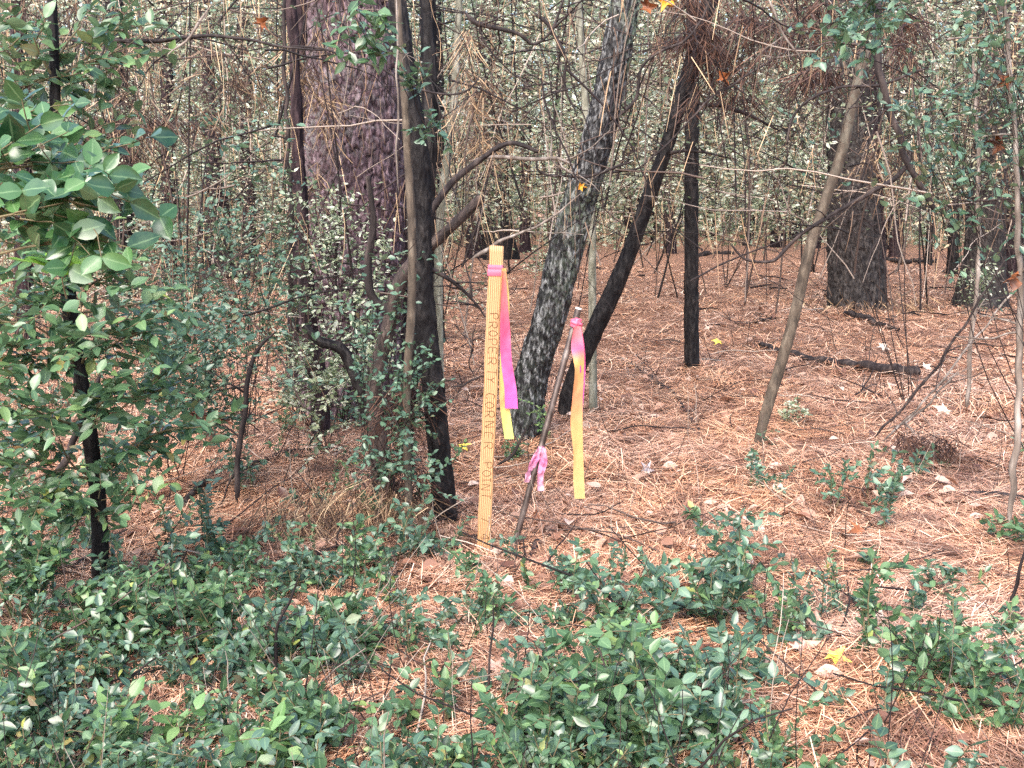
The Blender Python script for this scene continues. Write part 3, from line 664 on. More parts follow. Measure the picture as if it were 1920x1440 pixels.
V, q, U = ribbon([(944, 508), (945, 560), (947, 620), (950, 680), (957, 730), (959, 766)], [6, 12, 19, 21, 23, 25], [.9, .5, .2, -.1, .1, .0], YS - .020, seed=7)
link('tail', V, q, M['tape_pink'], tp, uv=U, smooth=True)['label'] = 'magenta shorter tail'
# steel rod
rt, rb = at(1085, 578, YS + .10), at(968, 1010, YS + .02)
rb2 = rb + (rb - rt) * .12
d = rt - rb2; K = 24; C = rb2[None] + d[None] * np.linspace(0, 1, K)[:, None]
RR0 = 6.0 / F * depth(rb)
rod = thing('steel_rod', rb, 'rusty steel pin leaning right beside the wooden stake', 'rod')
prof = [(C, np.full(K, RR0))]
ac = Acc(); tubes(ac, C[None], np.full((1, K), RR0), 20); ac.link('shaft', M['steel'], rod, True)
# bright top ring of the hollow pipe
T = nrm(d); ac = Acc(); rr = np.array([RR0 * .98, RR0 * 1.04, RR0 * 1.04, RR0 * .6, RR0 * .6]); cc = np.array([rt - T * .004, rt - T * .003, rt + T * .0015, rt + T * .0015, rt - T * .02])
tubes(ac, cc[None], rr[None], 20); ac.link('pipe_mouth', simple('worn_steel', [(.3, (.35, .33, .32)), (.7, (.6, .58, .56))], 60, .35, .6), rod)
# knot + long tape
kn = at(1080, 607, YS + .09)
tp2 = thing('flagging_tape', kn, 'long orange tape with a pink knot hanging from the steel rod top', 'tape')
def blob(c, r, seed, m, par, nm, sq=(1, 1, 1)):
    nu, nv = 24, 16; a, b_ = np.meshgrid(np.linspace(0, 2 * np.pi, nu + 1)[:-1], np.linspace(.02, np.pi - .02, nv))
    dd = np.stack([np.cos(a) * np.sin(b_), np.sin(a) * np.sin(b_), np.cos(b_)], -1)
    k_ = 1 + .55 * (vnoise(dd[..., 0] * 2.6 + seed, dd[..., 1] * 2.6, dd[..., 2] * 2.6, s=seed) - .5) + .12 * np.sin(dd[..., 2] * 14 + 3 * a)
    V = (c + dd * k_[..., None] * r * np.array(sq) * (1 + .13 * np.sign(np.sin(dd[..., 2:3] * 9 + 2 * a[..., None] + seed)))).reshape(-1, 3); i = np.arange(nv - 1)[:, None] * nu; j = np.arange(nu)[None]; j2 = (j + 1) % nu
    return link(nm, V, np.stack([i + j, i + nu + j, i + nu + j2, i + j2], -1).reshape(-1, 4), m, par, uv=np.tile([[.5, .5]], (len(V), 1)), smooth=True)
blob(kn + np.array([0, -.008, 0]), 10.5 * pxm, 3, M['tape_rose'], tp2, 'knot', (1, .9, 1.05))
V, q, U = ribbon([(1082, 612), (1083, 650), (1086, 690), (1083, 740), (1081, 790), (1084, 850), (1085, 900), (1087, 935)], [13, 24, 18, 20, 23, 19, 21, 20], [.4, -.3, .5, .3, .0, .1, .05, .0], YS + .065, seed=9, n=120)
link('tail', V, q, M['tape_long'], tp2, uv=U, smooth=True)
V, q, U = ribbon([(1086, 612), (1090, 650), (1092, 700), (1090, 740), (1089, 790)], [8, 12, 11, 9, 5], [.3, .2, .5, .3, .2], YS + .072, seed=12)
link('tail', V, q, M['tape_pink'], tp2, uv=U * np.array([1, .5]) + np.array([0, .5]), smooth=True)['label'] = 'pink strip folded against the orange tail'
# lower faded tape
kn = at(1016, 838, YS + .05)
tp3 = thing('flagging_tape', kn, 'short faded pink tape tied low on the steel rod', 'tape')
blob(kn, 5 * pxm, 5, M['tape_faded'], tp3, 'knot', (1, 1, .9))
for pts, wds, yw, sd_ in (([(1012, 838), (1003, 862), (992, 885), (987, 905)], [7, 15, 11, 12], [.3, .1, .6, .2], 20), ([(1019, 840), (1019, 865), (1013, 893), (1014, 920)], [6, 15, 11, 13], [.5, -.2, .4, .1], 21)):
    V, q, U = ribbon(pts, wds, yw, YS + .028 - .004 * (sd_ - 20), seed=sd_, n=26, crinkle=.004); link('tail', V, q, M['tape_faded'], tp3, uv=U, smooth=True)

# ================================================================== BRANCHES AND LOGS
ST = [
 ('dead_branch', 'black dead branch dangling in front of the right pines', [(1653, -20, 16), (1648, 60, 15), (1650, 150, 14), (1668, 200, 13), (1690, 270, 12), (1720, 340, 11), (1757, 403, 9)], 3.6, 'twig', 4, .2),
 ('arched_branch', 'thin arching branch sweeping across the foot of the grey pine', [(1370, 452, 4), (1400, 485, 5), (1450, 486, 6), (1500, 440, 7), (1560, 402, 8), (1640, 360, 9), (1700, 310, 9), (1708, 270, 8)], 3.8, 'twig', 3, .15),
 ('dead_branch', 'thin dark branch reaching right from the leaning lichened tree', [(1140, 326, 7), (1180, 320, 5), (1230, 290, 4), (1300, 215, 4), (1420, 130, 4), (1500, 90, 3), (1600, 60, 3)], 4.2, 'twig', 8, .3),
 ('dead_branch', 'crooked twiggy branch hanging between stake and leaning tree tops', [(1000, 20, 8), (1040, 70, 7), (1060, 110, 6), (1063, 170, 5), (1080, 215, 4)], 3.9, 'twig', 6, .2),
 ('dead_branch', 'grey drooping branch arching at top centre above the stake', [(870, 20, 9), (890, 45, 9), (930, 52, 8), (975, 65, 7), (1000, 85, 6), (1030, 60, 5), (1060, -10, 5)], 3.5, 'twig', 9, .3),
 ('pale_branch', 'pale bare branch arching over the top of the stake', [(880, 300, 5), (930, 292, 7), (985, 296, 8), (1040, 296, 7), (1080, 308, 6)], 3.8, 'twig_pale', 6, .18),
 ('pale_branch', 'bleached broken branch resting against the stake top', [(880, 487, 9), (905, 470, 8), (930, 458, 7), (975, 440, 5), (1040, 400, 4), (1090, 360, 3)], 3.3, 'twig_pale', 5, .16),
 ('dead_branch', 'thin dark branch with forks touching the left edge of the stake', [(843, 727, 4), (870, 722, 4), (905, 705, 4)], 3.0, 'twig', 5, .12),
 ('dead_branch', 'upright dead twig with forked tips left of the stake middle', [(862, 625, 4), (885, 640, 4), (880, 690, 3), (888, 712, 3)], 3.1, 'twig', 5, .14),
 ('dead_branch', 'curved black branch lying behind the foot of the stake', [(926, 872, 6), (958, 855, 6), (975, 830, 5), (985, 800, 5)], 3.35, 'twig', 1, .06),
 ('fallen_branch', 'thin forked branch spread over the needles right of the orange tape', [(1105, 690, 5), (1160, 678, 5), (1205, 703, 5), (1262, 742, 6), (1290, 780, 5), (1320, 826, 4)], 4.2, 'twig', 6, .2),
 ('fallen_log', 'dark broken log lying on the needles right of the slanting sapling', [(1418, 648, 6), (1460, 662, 12), (1530, 680, 15), (1600, 690, 18), (1680, 700, 22), (1722, 707, 26)], 5.5, 'twig', 5, .15),
 ('fallen_branch', 'pair of dry sticks lying between charred trunk and sapling', [(1375, 612, 6), (1420, 605, 7), (1460, 597, 5)], 7.8, 'twig', 6, .3),
 ('fallen_log', 'small dark log far back on the floor right of the grey pine', [(1655, 486, 6), (1700, 490, 8), (1755, 488, 5)], 15., 'twig', 2, .3),
 ('fallen_log', 'short log chunk far back beside the charred trunk', [(1310, 478, 11), (1340, 478, 12), (1375, 476, 8)], 15.5, 'twig', 2, .3),
 ('fallen_branch', 'dark stick half buried below the grey pine foot', [(1580, 590, 8), (1620, 600, 12), (1645, 610, 9), (1690, 622, 5)], 8.0, 'twig', 3, .2),
 ('fallen_log', 'mossy horizontal log in the thicket left of the broad pine', [(365, 520, 13), (420, 514, 17), (480, 512, 18), (540, 505, 20), (575, 500, 16)], 5.6, 'twig', 6, .3),
 ('fallen_branch', 'black crooked branch among the leaves below the broad pine', [(515, 1150, 7), (520, 1110, 8), (560, 1072, 9), (600, 1045, 9), (660, 1032, 7), (700, 1035, 5)], 2.35, 'twig', 3, .12),
 ('fallen_branch', 'short dark forked root just right of the stake foot', [(975, 1082, 10), (990, 1060, 11), (1000, 1040, 13), (1008, 1022, 12), (1030, 1030, 8)], 2.72, 'twig', 2, .06),
 ('fallen_log', 'dark rotting stick at the right edge below the edge stems', [(1800, 930, 9), (1840, 932, 13), (1885, 938, 14), (1930, 942, 12)], 3.35, 'twig', 2, .1),
 ('bare_stem', 'tall thin bare stem near the right edge of the clearing', [(1893, 985, 9), (1900, 900, 12), (1908, 760, 12), (1912, 620, 12), (1910, 480, 11), (1905, 300, 10), (1890, 100, 8), (1880, -20, 7)], 3.0, 'twig_pale', 4, .2),
 ('bare_stem', 'thin straight stem left of the bare edge stem', [(1815, 770, 8), (1820, 650, 8), (1832, 500, 8), (1836, 380, 7), (1830, 240, 7), (1822, 100, 6)], 4.6, 'twig_pale', 4, .2),
 ('leaning_twig', 'long dry twig slanting up from the needles towards the right pine', [(1640, 820, 5), (1700, 760, 5), (1790, 640, 5), (1850, 540, 4), (1890, 480, 3)], 4.0, 'twig', 5, .2),
 ('leaning_twig', 'second long dry twig fanning lower towards the right edge', [(1650, 830, 4), (1740, 745, 4), (1840, 620, 4), (1925, 520, 3)], 4.05, 'twig_pale', 6, .25),
 ('leaning_twig', 'short dry twig curving low under the fanned twigs', [(1665, 806, 4), (1700, 790, 4), (1760, 735, 4), (1800, 690, 3)], 4.1, 'twig_pale', 4, .15),
 ('dead_branch', 'black stem leaning left behind the leafy shrub trunk', [(72, 965, 14), (100, 900, 15), (130, 845, 13), (165, 770, 12), (190, 700, 9)], 2.9, 'twig', 3, .2),
 ('dead_branch', 'long dark twig crossing the top left thicket level', [(120, 75, 7), (220, 80, 8), (300, 76, 8), (420, 70, 6), (520, 85, 5), (620, 95, 4)], 2.8, 'twig', 8, .3),
 ('dead_branch', 'thin dark twig looping in front of the broad pine crown side', [(540, 85, 4), (600, 90, 4), (650, 110, 4), (720, 130, 4), (800, 175, 4), (880, 170, 3), (905, 130, 3)], 2.9, 'twig', 6, .22),
 ('pale_branch', 'straw coloured stalk slanting down through the upper left thicket', [(400, 5, 5), (350, 70, 5), (312, 105, 4)], 2.0, 'twig_pale', 2, .1),
 ('pale_branch', 'light vertical straw stalk in front of the charred trunk top', [(742, -10, 4), (746, 120, 4), (744, 260, 4), (746, 360, 3)], 2.7, 'twig_pale', 2, .1),
 ('dead_branch', 'long bowed twig hanging right of the leaning tree tops', [(1330, 0, 4), (1300, 60, 5), (1200, 130, 5), (1190, 190, 6), (1160, 220, 8)], 4.3, 'twig', 8, .25),
 ('dead_branch', 'bowed twig descending in front of the green gap at right', [(1740, 130, 6), (1640, 160, 5), (1540, 175, 5), (1500, 200, 5), (1480, 250, 4), (1470, 320, 3)], 4.0, 'twig', 7, .2),
 ('dead_branch', 'dark forked twig pointing at the charred post trunk', [(1300, 190, 6), (1350, 200, 8), (1400, 215, 6), (1466, 250, 4)], 4.8, 'twig', 6, .25),
 ('pale_branch', 'pale curved twig hanging from the top right of centre', [(1440, -10, 5), (1456, 40, 5), (1475, 75, 4), (1502, 112, 3)], 3.4, 'twig_pale', 3, .12),
 ('dead_branch', 'slim black twig rising from the fallen branch at bottom left', [(516, 1290, 7), (518, 1230, 7), (522, 1180, 6), (540, 1130, 5), (560, 1075, 4)], 2.05, 'twig', 4, .1),
 ('bare_stem', 'thin upright stalk standing in the leaves at bottom centre', [(910, 1450, 8), (912, 1360, 7), (916, 1270, 5), (922, 1180, 4), (926, 1120, 3)], 1.95, 'twig', 3, .08),
 ('bare_stem', 'dark red thin stem rising among plants at lower right edge', [(1868, 1240, 6), (1885, 1170, 6), (1900, 1110, 6), (1915, 1050, 5), (1930, 1000, 4)], 2.4, 'twig', 3, .1),
 ('dead_branch', 'slender twig hanging under the arching pale branch near the sawn stub', [(1008, 283, 5), (1012, 320, 4), (1045, 330, 5), (1110, 328, 6), (1190, 300, 4)], 4.1, 'twig', 4, .15),
 ('vine_stem', 'long thin vine rope hanging left of the broad pine', [(565, 640, 9), (545, 560, 8), (548, 430, 8), (540, 300, 8), (536, 150, 7), (530, -10, 7)], 4.2, 'twig', 8, .3),
 ('fallen_branch', 'bent dead branch lying in needles left of the forked trunk', [(430, 900, 13), (470, 882, 15), (520, 860, 10), (580, 850, 8), (640, 845, 5)], 3.7, 'twig', 5, .2),
 ('fallen_branch', 'black branch angled on the floor right of the shrub trunk', [(340, 960, 12), (380, 915, 12), (430, 880, 11), (470, 868, 8)], 3.35, 'twig', 3, .15),
 ('bare_stem', 'thin brown sapling standing in needles left of the forked trunk', [(445, 945, 12), (448, 860, 11), (462, 760, 10), (466, 700, 9), (480, 660, 7), (520, 620, 5)], 3.25, 'twig', 8, .2),
]
for k, (nm, lb, pts, Y, mt, tw, tl) in enumerate(ST):
    if 'fallen' in nm:
        Ys = [grd(p[0], p[1] + p[2] * .3)[1] if p[1] > 470 else Y for p in pts]
        Ys = [min(max(y_, Y * .75), Y * 1.35) for y_ in Ys]
    else: Ys = Y
    grp = {'dead_branch': 'dead branches and twigs across the view', 'pale_branch': 'pale bare branches'}.get(nm)
    stick(nm, lb, 'branch' if 'branch' in nm else ('log' if 'log' in nm else ('vine' if 'vine' in nm else 'twig' if 'twig' in nm else 'stem')), pts, Ys, mt, grp, tw, tl, seed=k, sides=10)

# ================================================================== PLANTS
def spray(acS, acL, root, target, rad, nt, leaf, m, rg, lod=1, r0=.004, droop=.03, sq=.7, **kw):
    """a branch from root to target and leafy twigs filling a ball round target"""
    root, target = np.array(root, float), np.array(target, float)
    mid = (root + target) / 2 + rg.normal(0, 1, 3) * np.linalg.norm(target - root) * .08 + np.array([0, 0, .05 * np.linalg.norm(target - root)])
    B = resample(np.array([root, mid, target]), 12)
    tubes(acS, B[None], np.linspace(r0, r0 * .4, 12)[None], 6)
    o_ = nrm(rg.normal(0, 1, (nt, 3))) * rg.random((nt, 1))**.5 * rad * np.array([1, 1, sq])
    P0 = B[rg.integers(6, 12, nt)] + o_ * .25
    E = target + o_
    D = nrm(E - P0 + rg.normal(0, .1 * rad, (nt, 3))); L = np.linalg.norm(E - P0, axis=1) * 1.0 + leaf
    T = wander(P0, D, L, 6, .14, droop, rg)
    tubes(acS, T, np.linspace(r0 * .4, .0007, 6)[None] * np.ones((nt, 1)), 4)
    twig_leaves(acL, T, leaf, m, .2, lod, rg=rg, **kw)
def sapling_geo(acS, acL, base, h, ns, leaf, rg, lod=1, lean=.35, side=3, m=None):
    base = np.array(base, float)
    P0 = base + rg.normal(0, .012, (ns, 3)) * np.array([1, 1, 0]); P0[:, 2] = gz(P0[:, 0], P0[:, 1]) - .01
    D = np.array([0, 0, 1.]) + rg.normal(0, lean, (ns, 3)) * np.array([1, 1, 0]); L = h * rg.uniform(.6, 1.1, ns)
    S = wander(P0, D, L, 9, .10, -.01, rg)
    r = .0012 + h * .006
    tubes(acS, S, np.linspace(r, r * .4, 9)[None] * np.ones((ns, 1)), 5)
    m = m or max(3, int(h / (leaf * .72)))
    twig_leaves(acL, S, leaf, m, .3, lod, rg=rg)
    n2 = ns * side
    if n2:
        ii = np.repeat(np.arange(ns), side); kk = rg.integers(3, 9, n2)
        a = rg.random(n2) * 2 * np.pi
        T = wander(S[ii, kk], np.stack([np.cos(a), np.sin(a), np.full(n2, .45)], -1), L[ii] * rg.uniform(.2, .5, n2), 6, .15, .05, rg)
        tubes(acS, T, np.linspace(r * .5, .0006, 6)[None] * np.ones((n2, 1)), 4)
        twig_leaves(acL, T, leaf, max(2, int(h * .35 / (leaf * .55))), .25, lod, rg=rg)
def plant(name, label, cat, base, build, ms='stem', ml='leaf', group=None):
    t = thing(name, base, label, cat, group); s_, l_ = Acc(), Acc()
    build(s_, l_); s_.link('stem', M[ms], t, True); l_.link('foliage', M[ml], t, True); return t

# --- leafy shrub at the left: dark trunk and big glossy leaves
P = pathpx([(188, 1125, 30), (187, 1000, 30), (180, 900, 28), (165, 800, 28), (148, 690, 27), (132, 590, 26), (122, 480, 24), (108, 330, 20), (103, 150, 18), (98, -20, 16)], 2.55, top_z=3)
t = thing('shrub', (P[0, 0], P[0, 1], float(gz(P[0, 0], P[0, 1]))), 'tall privet shrub with crooked dark trunk at the left of the photo', 'shrub')
V, q, pl = trunk_geo(P, 36, .01, .0025, (.025, .05), 77, .1)
link('trunk', V, q, M['bark_black'], t, attrs={'plate': pl, 'lichen': np.zeros(len(V))}, smooth=True)
rg = np.random.default_rng(5); s_, l_ = Acc(), Acc()
for (tx, ty, rx, nt, yy) in [(60, 660, .13, 14, 2.4), (200, 640, .12, 12, 2.35), (265, 620, .10, 9, 2.5), (90, 560, .12, 12, 2.4), (300, 700, .10, 9, 2.5), (40, 760, .12, 10, 2.3), (230, 740, .12, 10, 2.4), (110, 820, .13, 10, 2.5),
                         (330, 800, .10, 8, 2.6), (60, 900, .14, 12, 2.4), (250, 860, .13, 10, 2.5), (150, 940, .14, 12, 2.45), (300, 560, .10, 8, 2.7), (60, 470, .12, 11, 2.4), (200, 520, .10, 9, 2.4),
                         (120, 130, .13, 8, 2.6), (60, 60, .14, 8, 2.5), (40, 170, .14, 9, 2.5), (150, 50, .1, 5, 2.6), (380, 800, .07, 5, 2.5), (-40, 600, .2, 12, 2.4), (-60, 850, .2, 14, 2.4), (20, 350, .14, 8, 2.5), (200, 120, .14, 8, 2.6), (170, 230, .12, 8, 2.6), (90, 220, .12, 8, 2.5), (240, 30, .1, 5, 2.7), (150, 470, .1, 7, 2.4)]:
    tg = at(tx, ty, yy); j = np.argmin(np.abs(P[:, 2] - (tg[2] - .08))); spray(s_, l_, P[j, :3], tg, rx, nt, .038, 5, rg, 2)
s_.link('branch', M['stem'], t, True); l_.link('foliage', M['leaf'], t, True)
# --- near shrub: its big leaves hang into the frame from the left
rg = np.random.default_rng(9); b0 = np.array([-.86, 1.42, float(gz(-.86, 1.42))])
def bld(s_, l_):
    top = np.array([-.78, 1.40, 1.25]); tr = resample(np.array([b0, [-.84, 1.43, .5], [-.80, 1.41, .9], top]), 20); tubes(s_, tr[None], np.linspace(.012, .004, 20)[None], 8)
    for (tx, ty, rx, nt, yy) in [(60, 270, .055, 5, 1.45), (120, 380, .06, 6, 1.40), (190, 390, .055, 6, 1.38), (60, 400, .055, 5, 1.42), (170, 300, .055, 5, 1.5), (205, 330, .04, 3, 1.42), (150, 440, .05, 4, 1.4), (20, 330, .06, 5, 1.45),
                             (90, 230, .05, 3, 1.55), (10, 230, .06, 4, 1.5), (-60, 330, .08, 8, 1.45)]:
        tg = at(tx, ty, yy); j = np.argmin(np.abs(tr[:, 2] - (tg[2] - .05))); spray(s_, l_, tr[j], tg, rx * 1.25, nt, .036, 3, rg, 2, .0028, sq=.8, asp=.66, fy=-.9, up=.55)
plant('shrub', 'near shrub reaching in at the upper left with large glossy leaves', 'shrub', b0, bld, ml='leaf_near')
def bld(s_, l_):
    spray(s_, l_, at(125, 560, 1.62), at(118, 500, 1.6), .030, 5, .040, 2, rg, 2, .0015)
plant('leaf_sprig', 'bright lime green sprig in the middle of the left shrub', 'sprig', at(125, 560, 1.62), bld, ml='leaf_bright')
# --- airy shrub of small leaves in front of the broad pine
rg = np.random.default_rng(15); b0 = grd(640, 800)
SMALL = [('airy shrub of tiny pale leaves growing against the broad pine', grd(650, 800), 3.9, [(600, 380, .18, 20), (650, 430, .2, 24), (700, 500, .2, 22), (590, 500, .22, 24), (560, 430, .2, 18), (640, 350, .15, 12), (720, 440, .12, 12), (690, 620, .18, 16), (620, 560, .2, 16)], .020, 'leaf_far_lit'),
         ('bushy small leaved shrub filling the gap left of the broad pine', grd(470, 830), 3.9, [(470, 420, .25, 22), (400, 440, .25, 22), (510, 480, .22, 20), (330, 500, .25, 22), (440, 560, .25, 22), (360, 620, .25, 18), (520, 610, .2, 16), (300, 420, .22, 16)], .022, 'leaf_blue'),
         ('leafy bush wrapping the lower left of the broad pine trunk', grd(600, 840), 3.6, [(580, 700, .16, 22), (640, 720, .16, 22), (700, 660, .14, 16), (560, 600, .15, 16), (520, 720, .16, 16), (640, 640, .14, 14), (600, 780, .14, 14)], .022, 'leaf_far_lit'),
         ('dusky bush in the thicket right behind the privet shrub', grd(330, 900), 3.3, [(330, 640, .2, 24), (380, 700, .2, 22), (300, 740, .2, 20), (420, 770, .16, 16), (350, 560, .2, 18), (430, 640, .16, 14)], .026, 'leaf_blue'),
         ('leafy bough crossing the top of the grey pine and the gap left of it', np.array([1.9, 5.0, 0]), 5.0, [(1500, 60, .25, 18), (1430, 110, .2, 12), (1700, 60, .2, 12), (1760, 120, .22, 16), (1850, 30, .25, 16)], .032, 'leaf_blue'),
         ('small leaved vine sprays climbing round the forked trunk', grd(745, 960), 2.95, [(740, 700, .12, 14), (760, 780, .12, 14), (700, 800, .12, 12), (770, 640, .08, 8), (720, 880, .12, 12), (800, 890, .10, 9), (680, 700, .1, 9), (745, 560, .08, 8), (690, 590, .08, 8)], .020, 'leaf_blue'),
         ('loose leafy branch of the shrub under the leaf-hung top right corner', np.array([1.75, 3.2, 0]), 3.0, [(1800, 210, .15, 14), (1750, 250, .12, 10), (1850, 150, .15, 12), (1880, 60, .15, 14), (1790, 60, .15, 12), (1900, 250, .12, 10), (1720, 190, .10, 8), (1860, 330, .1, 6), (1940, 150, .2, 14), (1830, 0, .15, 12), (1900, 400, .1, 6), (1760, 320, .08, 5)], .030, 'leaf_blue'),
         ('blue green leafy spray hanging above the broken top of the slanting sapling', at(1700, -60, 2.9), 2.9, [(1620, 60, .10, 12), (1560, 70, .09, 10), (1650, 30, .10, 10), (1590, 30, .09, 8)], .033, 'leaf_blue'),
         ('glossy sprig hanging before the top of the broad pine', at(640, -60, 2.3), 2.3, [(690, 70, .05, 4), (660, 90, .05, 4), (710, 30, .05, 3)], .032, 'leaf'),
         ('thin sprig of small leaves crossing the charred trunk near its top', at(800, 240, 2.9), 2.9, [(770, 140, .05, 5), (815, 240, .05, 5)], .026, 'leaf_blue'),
         ('wispy tan and green bush at the far side of the needle clearing', np.array([2.4, 12.0, 0]), 12., [(1430, 330, .5, 26), (1480, 390, .5, 26), (1380, 360, .5, 22), (1440, 250, .5, 20)], .042, 'leaf_far_lit'),
         ('feathery shrub at the foot of the right-hand dark pine', grd(1840, 600), 9.2, [(1840, 510, .22, 26), (1850, 545, .2, 20), (1815, 530, .15, 10)], .036, 'leaf_far_lit'),
         ('small bush catching light behind the tape of the stake', grd(1005, 560), 9.5, [(1000, 490, .2, 16), (1015, 470, .15, 10)], .034, 'leaf_far_lit'),
         ('pale leafed seedling in needles between stake and forked trunk', grd(870, 580), 8.2, [(868, 548, .13, 14)], .034, 'leaf_far_lit')]
for k, (lb, b0, Y, cl, lf, ml) in enumerate(SMALL):
    def bld(s_, l_):
        b_ = np.array(b0, float)
        if b_[2] < .3: b_[2] = gz(b_[0], b_[1])
        for (tx, ty, rx, nt) in cl:
            tg = at(tx, ty, Y + rg.uniform(-.12, .12)); spray(s_, l_, b_ + rg.normal(0, .02, 3) * (b_[2] < .3), tg, rx, nt, lf, 6 if lf < .03 else 4, rg, 1, .0022 * max(1, Y / 4), sq=.8)
    plant('shrub' if b0[2] < .3 else 'leafy_spray', lb, 'shrub' if b0[2] < .3 else 'spray', b0, bld, 'twig', ml)

# --- individually placed low plants (base pixel, height m, stems, leaf m)
LP = [
 ('leafy seedling crossing in front of the foot of the stake', (898, 1085), .06, 3, .034, 'leaf'),
 ('blue green seedling at the foot of the steel rod', (975, 1060), .09, 3, .032, 'leaf_blue'),
 ('low privet plant right of the steel rod foot', (1060, 1110), .12, 4, .030, 'leaf_blue'),
 ('bushy knot of leaves at the middle of the lower edge clearing', (1190, 1200), .20, 6, .040, 'leaf_blue'),
 ('broad leafed plant in front of the open needle patch', (1340, 1190), .22, 6, .042, 'leaf_blue'),
 ('plant of large leaves left of the bare needle patch', (1400, 1130), .20, 6, .040, 'leaf_blue'),
 ('upright plant with stacked dark leaves in the lower right clearing', (1620, 1235), .30, 3, .032, 'leaf'),
 ('slender round leafed seedling in the clearing below the dark log', (1635, 940), .19, 2, .040, 'leaf_blue'),
 ('thin seedling beside the round leafed one in the clearing', (1555, 960), .18, 3, .028, 'leaf_blue'),
 ('tuft of fresh leaves round the foot of the slanting sapling', (1420, 930), .16, 5, .028, 'leaf_blue'),
 ('bright leaf cluster at the far right edge below the edge stems', (1905, 1030), .12, 4, .040, 'leaf'),
 ('small plant right of the yellow maple leaf', (1690, 1270), .12, 5, .034, 'leaf'),
 ('dense small bush at the lower right edge', (1790, 1300), .16, 7, .034, 'leaf'),
 ('spreading plant in the lower right corner', (1860, 1390), .14, 6, .034, 'leaf'),
 ('seedling with dark leaves left of the yellow maple leaf', (1400, 1300), .14, 4, .036, 'leaf_blue'),
 ('round leafed plant below the bare needle patch', (1370, 1380), .16, 6, .038, 'leaf_blue'),
 ('leafy plant at the bottom edge right of centre', (1200, 1440), .20, 6, .045, 'leaf'),
 ('fresh yellow green plant among the dark ones right of centre', (1240, 1330), .15, 3, .034, 'leaf_pale'),
 ('bright green plant standing at the bottom centre', (1040, 1430), .17, 6, .040, 'leaf'),
 ('low plant on the bare straw left of the bottom stalk', (800, 1400), .13, 5, .036, 'leaf'),
 ('pale ragged plant with nibbled leaves at the bottom left', (230, 1440), .14, 4, .050, 'leaf_pale'),
 ('pale leafed plant at the bottom edge left of centre', (470, 1470), .15, 4, .048, 'leaf_pale'),
 ('tall dark seedling in the bottom left corner', (60, 1400), .22, 6, .038, 'leaf'),
 ('privet clump in front of the shrub trunk foot', (210, 1220), .22, 7, .036, 'leaf'),
 ('privet clump right of the shrub trunk foot', (320, 1190), .20, 6, .038, 'leaf'),
 ('dark privet clump midway along the left undergrowth', (420, 1240), .20, 7, .036, 'leaf'),
 ('clump of leaves behind the black crooked branch', (560, 1120), .16, 6, .034, 'leaf_blue'),
 ('leafy clump below the forked trunk', (740, 1060), .17, 6, .034, 'leaf_blue'),
 ('leafy clump between the forked trunk and the stake foot', (820, 1050), .12, 4, .032, 'leaf_blue'),
 ('spreading plant in straw below the broad pine', (640, 1220), .18, 6, .036, 'leaf'),
 ('plant with shiny leaves at the left edge above the corner', (30, 1180), .26, 7, .038, 'leaf'),
 ('low plants bunch left of the shrub trunk', (90, 1080), .24, 7, .036, 'leaf'),
 ('single leafy seedling in needles near the charred trunk foot', (770, 960), .14, 3, .030, 'leaf_blue'),
 ('small fern-like seedling behind the foot of the leaning lichened tree', (950, 870), .11, 5, .020, 'leaf'),
 ('tiny green sprout right of the leaning lichened tree foot', (1040, 830), .16, 3, .020, 'leaf_pale'),
 ('small plant beside the right edge stem in the needles', (1770, 1130), .13, 4, .032, 'leaf_blue'),
 ('seedling left of the reddish needle clump on the right', (1660, 1000), .13, 3, .030, 'leaf_blue'),
 ('low plant on straw just right of the upright stacked plant', (1720, 1170), .10, 4, .030, 'leaf_blue'),
 ('seedling at the foot of the thin brown sapling on the left', (470, 930), .16, 4, .028, 'leaf_blue'),
 ('small leafed plant in needles under the mossy log', (380, 800), .22, 5, .026, 'leaf_blue'),
 ('privet plant by the black leaning stem on the left', (140, 1010), .24, 6, .034, 'leaf'),
 ('dim blue green plant in shade below the orange brown fern', (400, 1060), .2, 6, .032, 'leaf_blue'),
 ('dark leafy plant at the bottom edge below the black twig', (620, 1430), .17, 6, .036, 'leaf'),
 ('lone seedling on the open needles right of the charred post trunk', (1475, 800), .12, 4, .03, 'leaf_far_lit'),
]
for k, (lb, (px, py), h, ns, lf, ml) in enumerate(LP):
    b0 = grd(px, py); rg = np.random.default_rng(300 + k)
    plant('seedling' if h < .16 else 'privet_plant', lb, 'plant', b0, lambda s_, l_: sapling_geo(s_, l_, b0, h * rg.uniform(.9, 1.3), max(2, ns - 1), lf * .76, rg, 2 if py > 900 else 1, .42), ml=ml, group='low leafy plants on the forest floor')

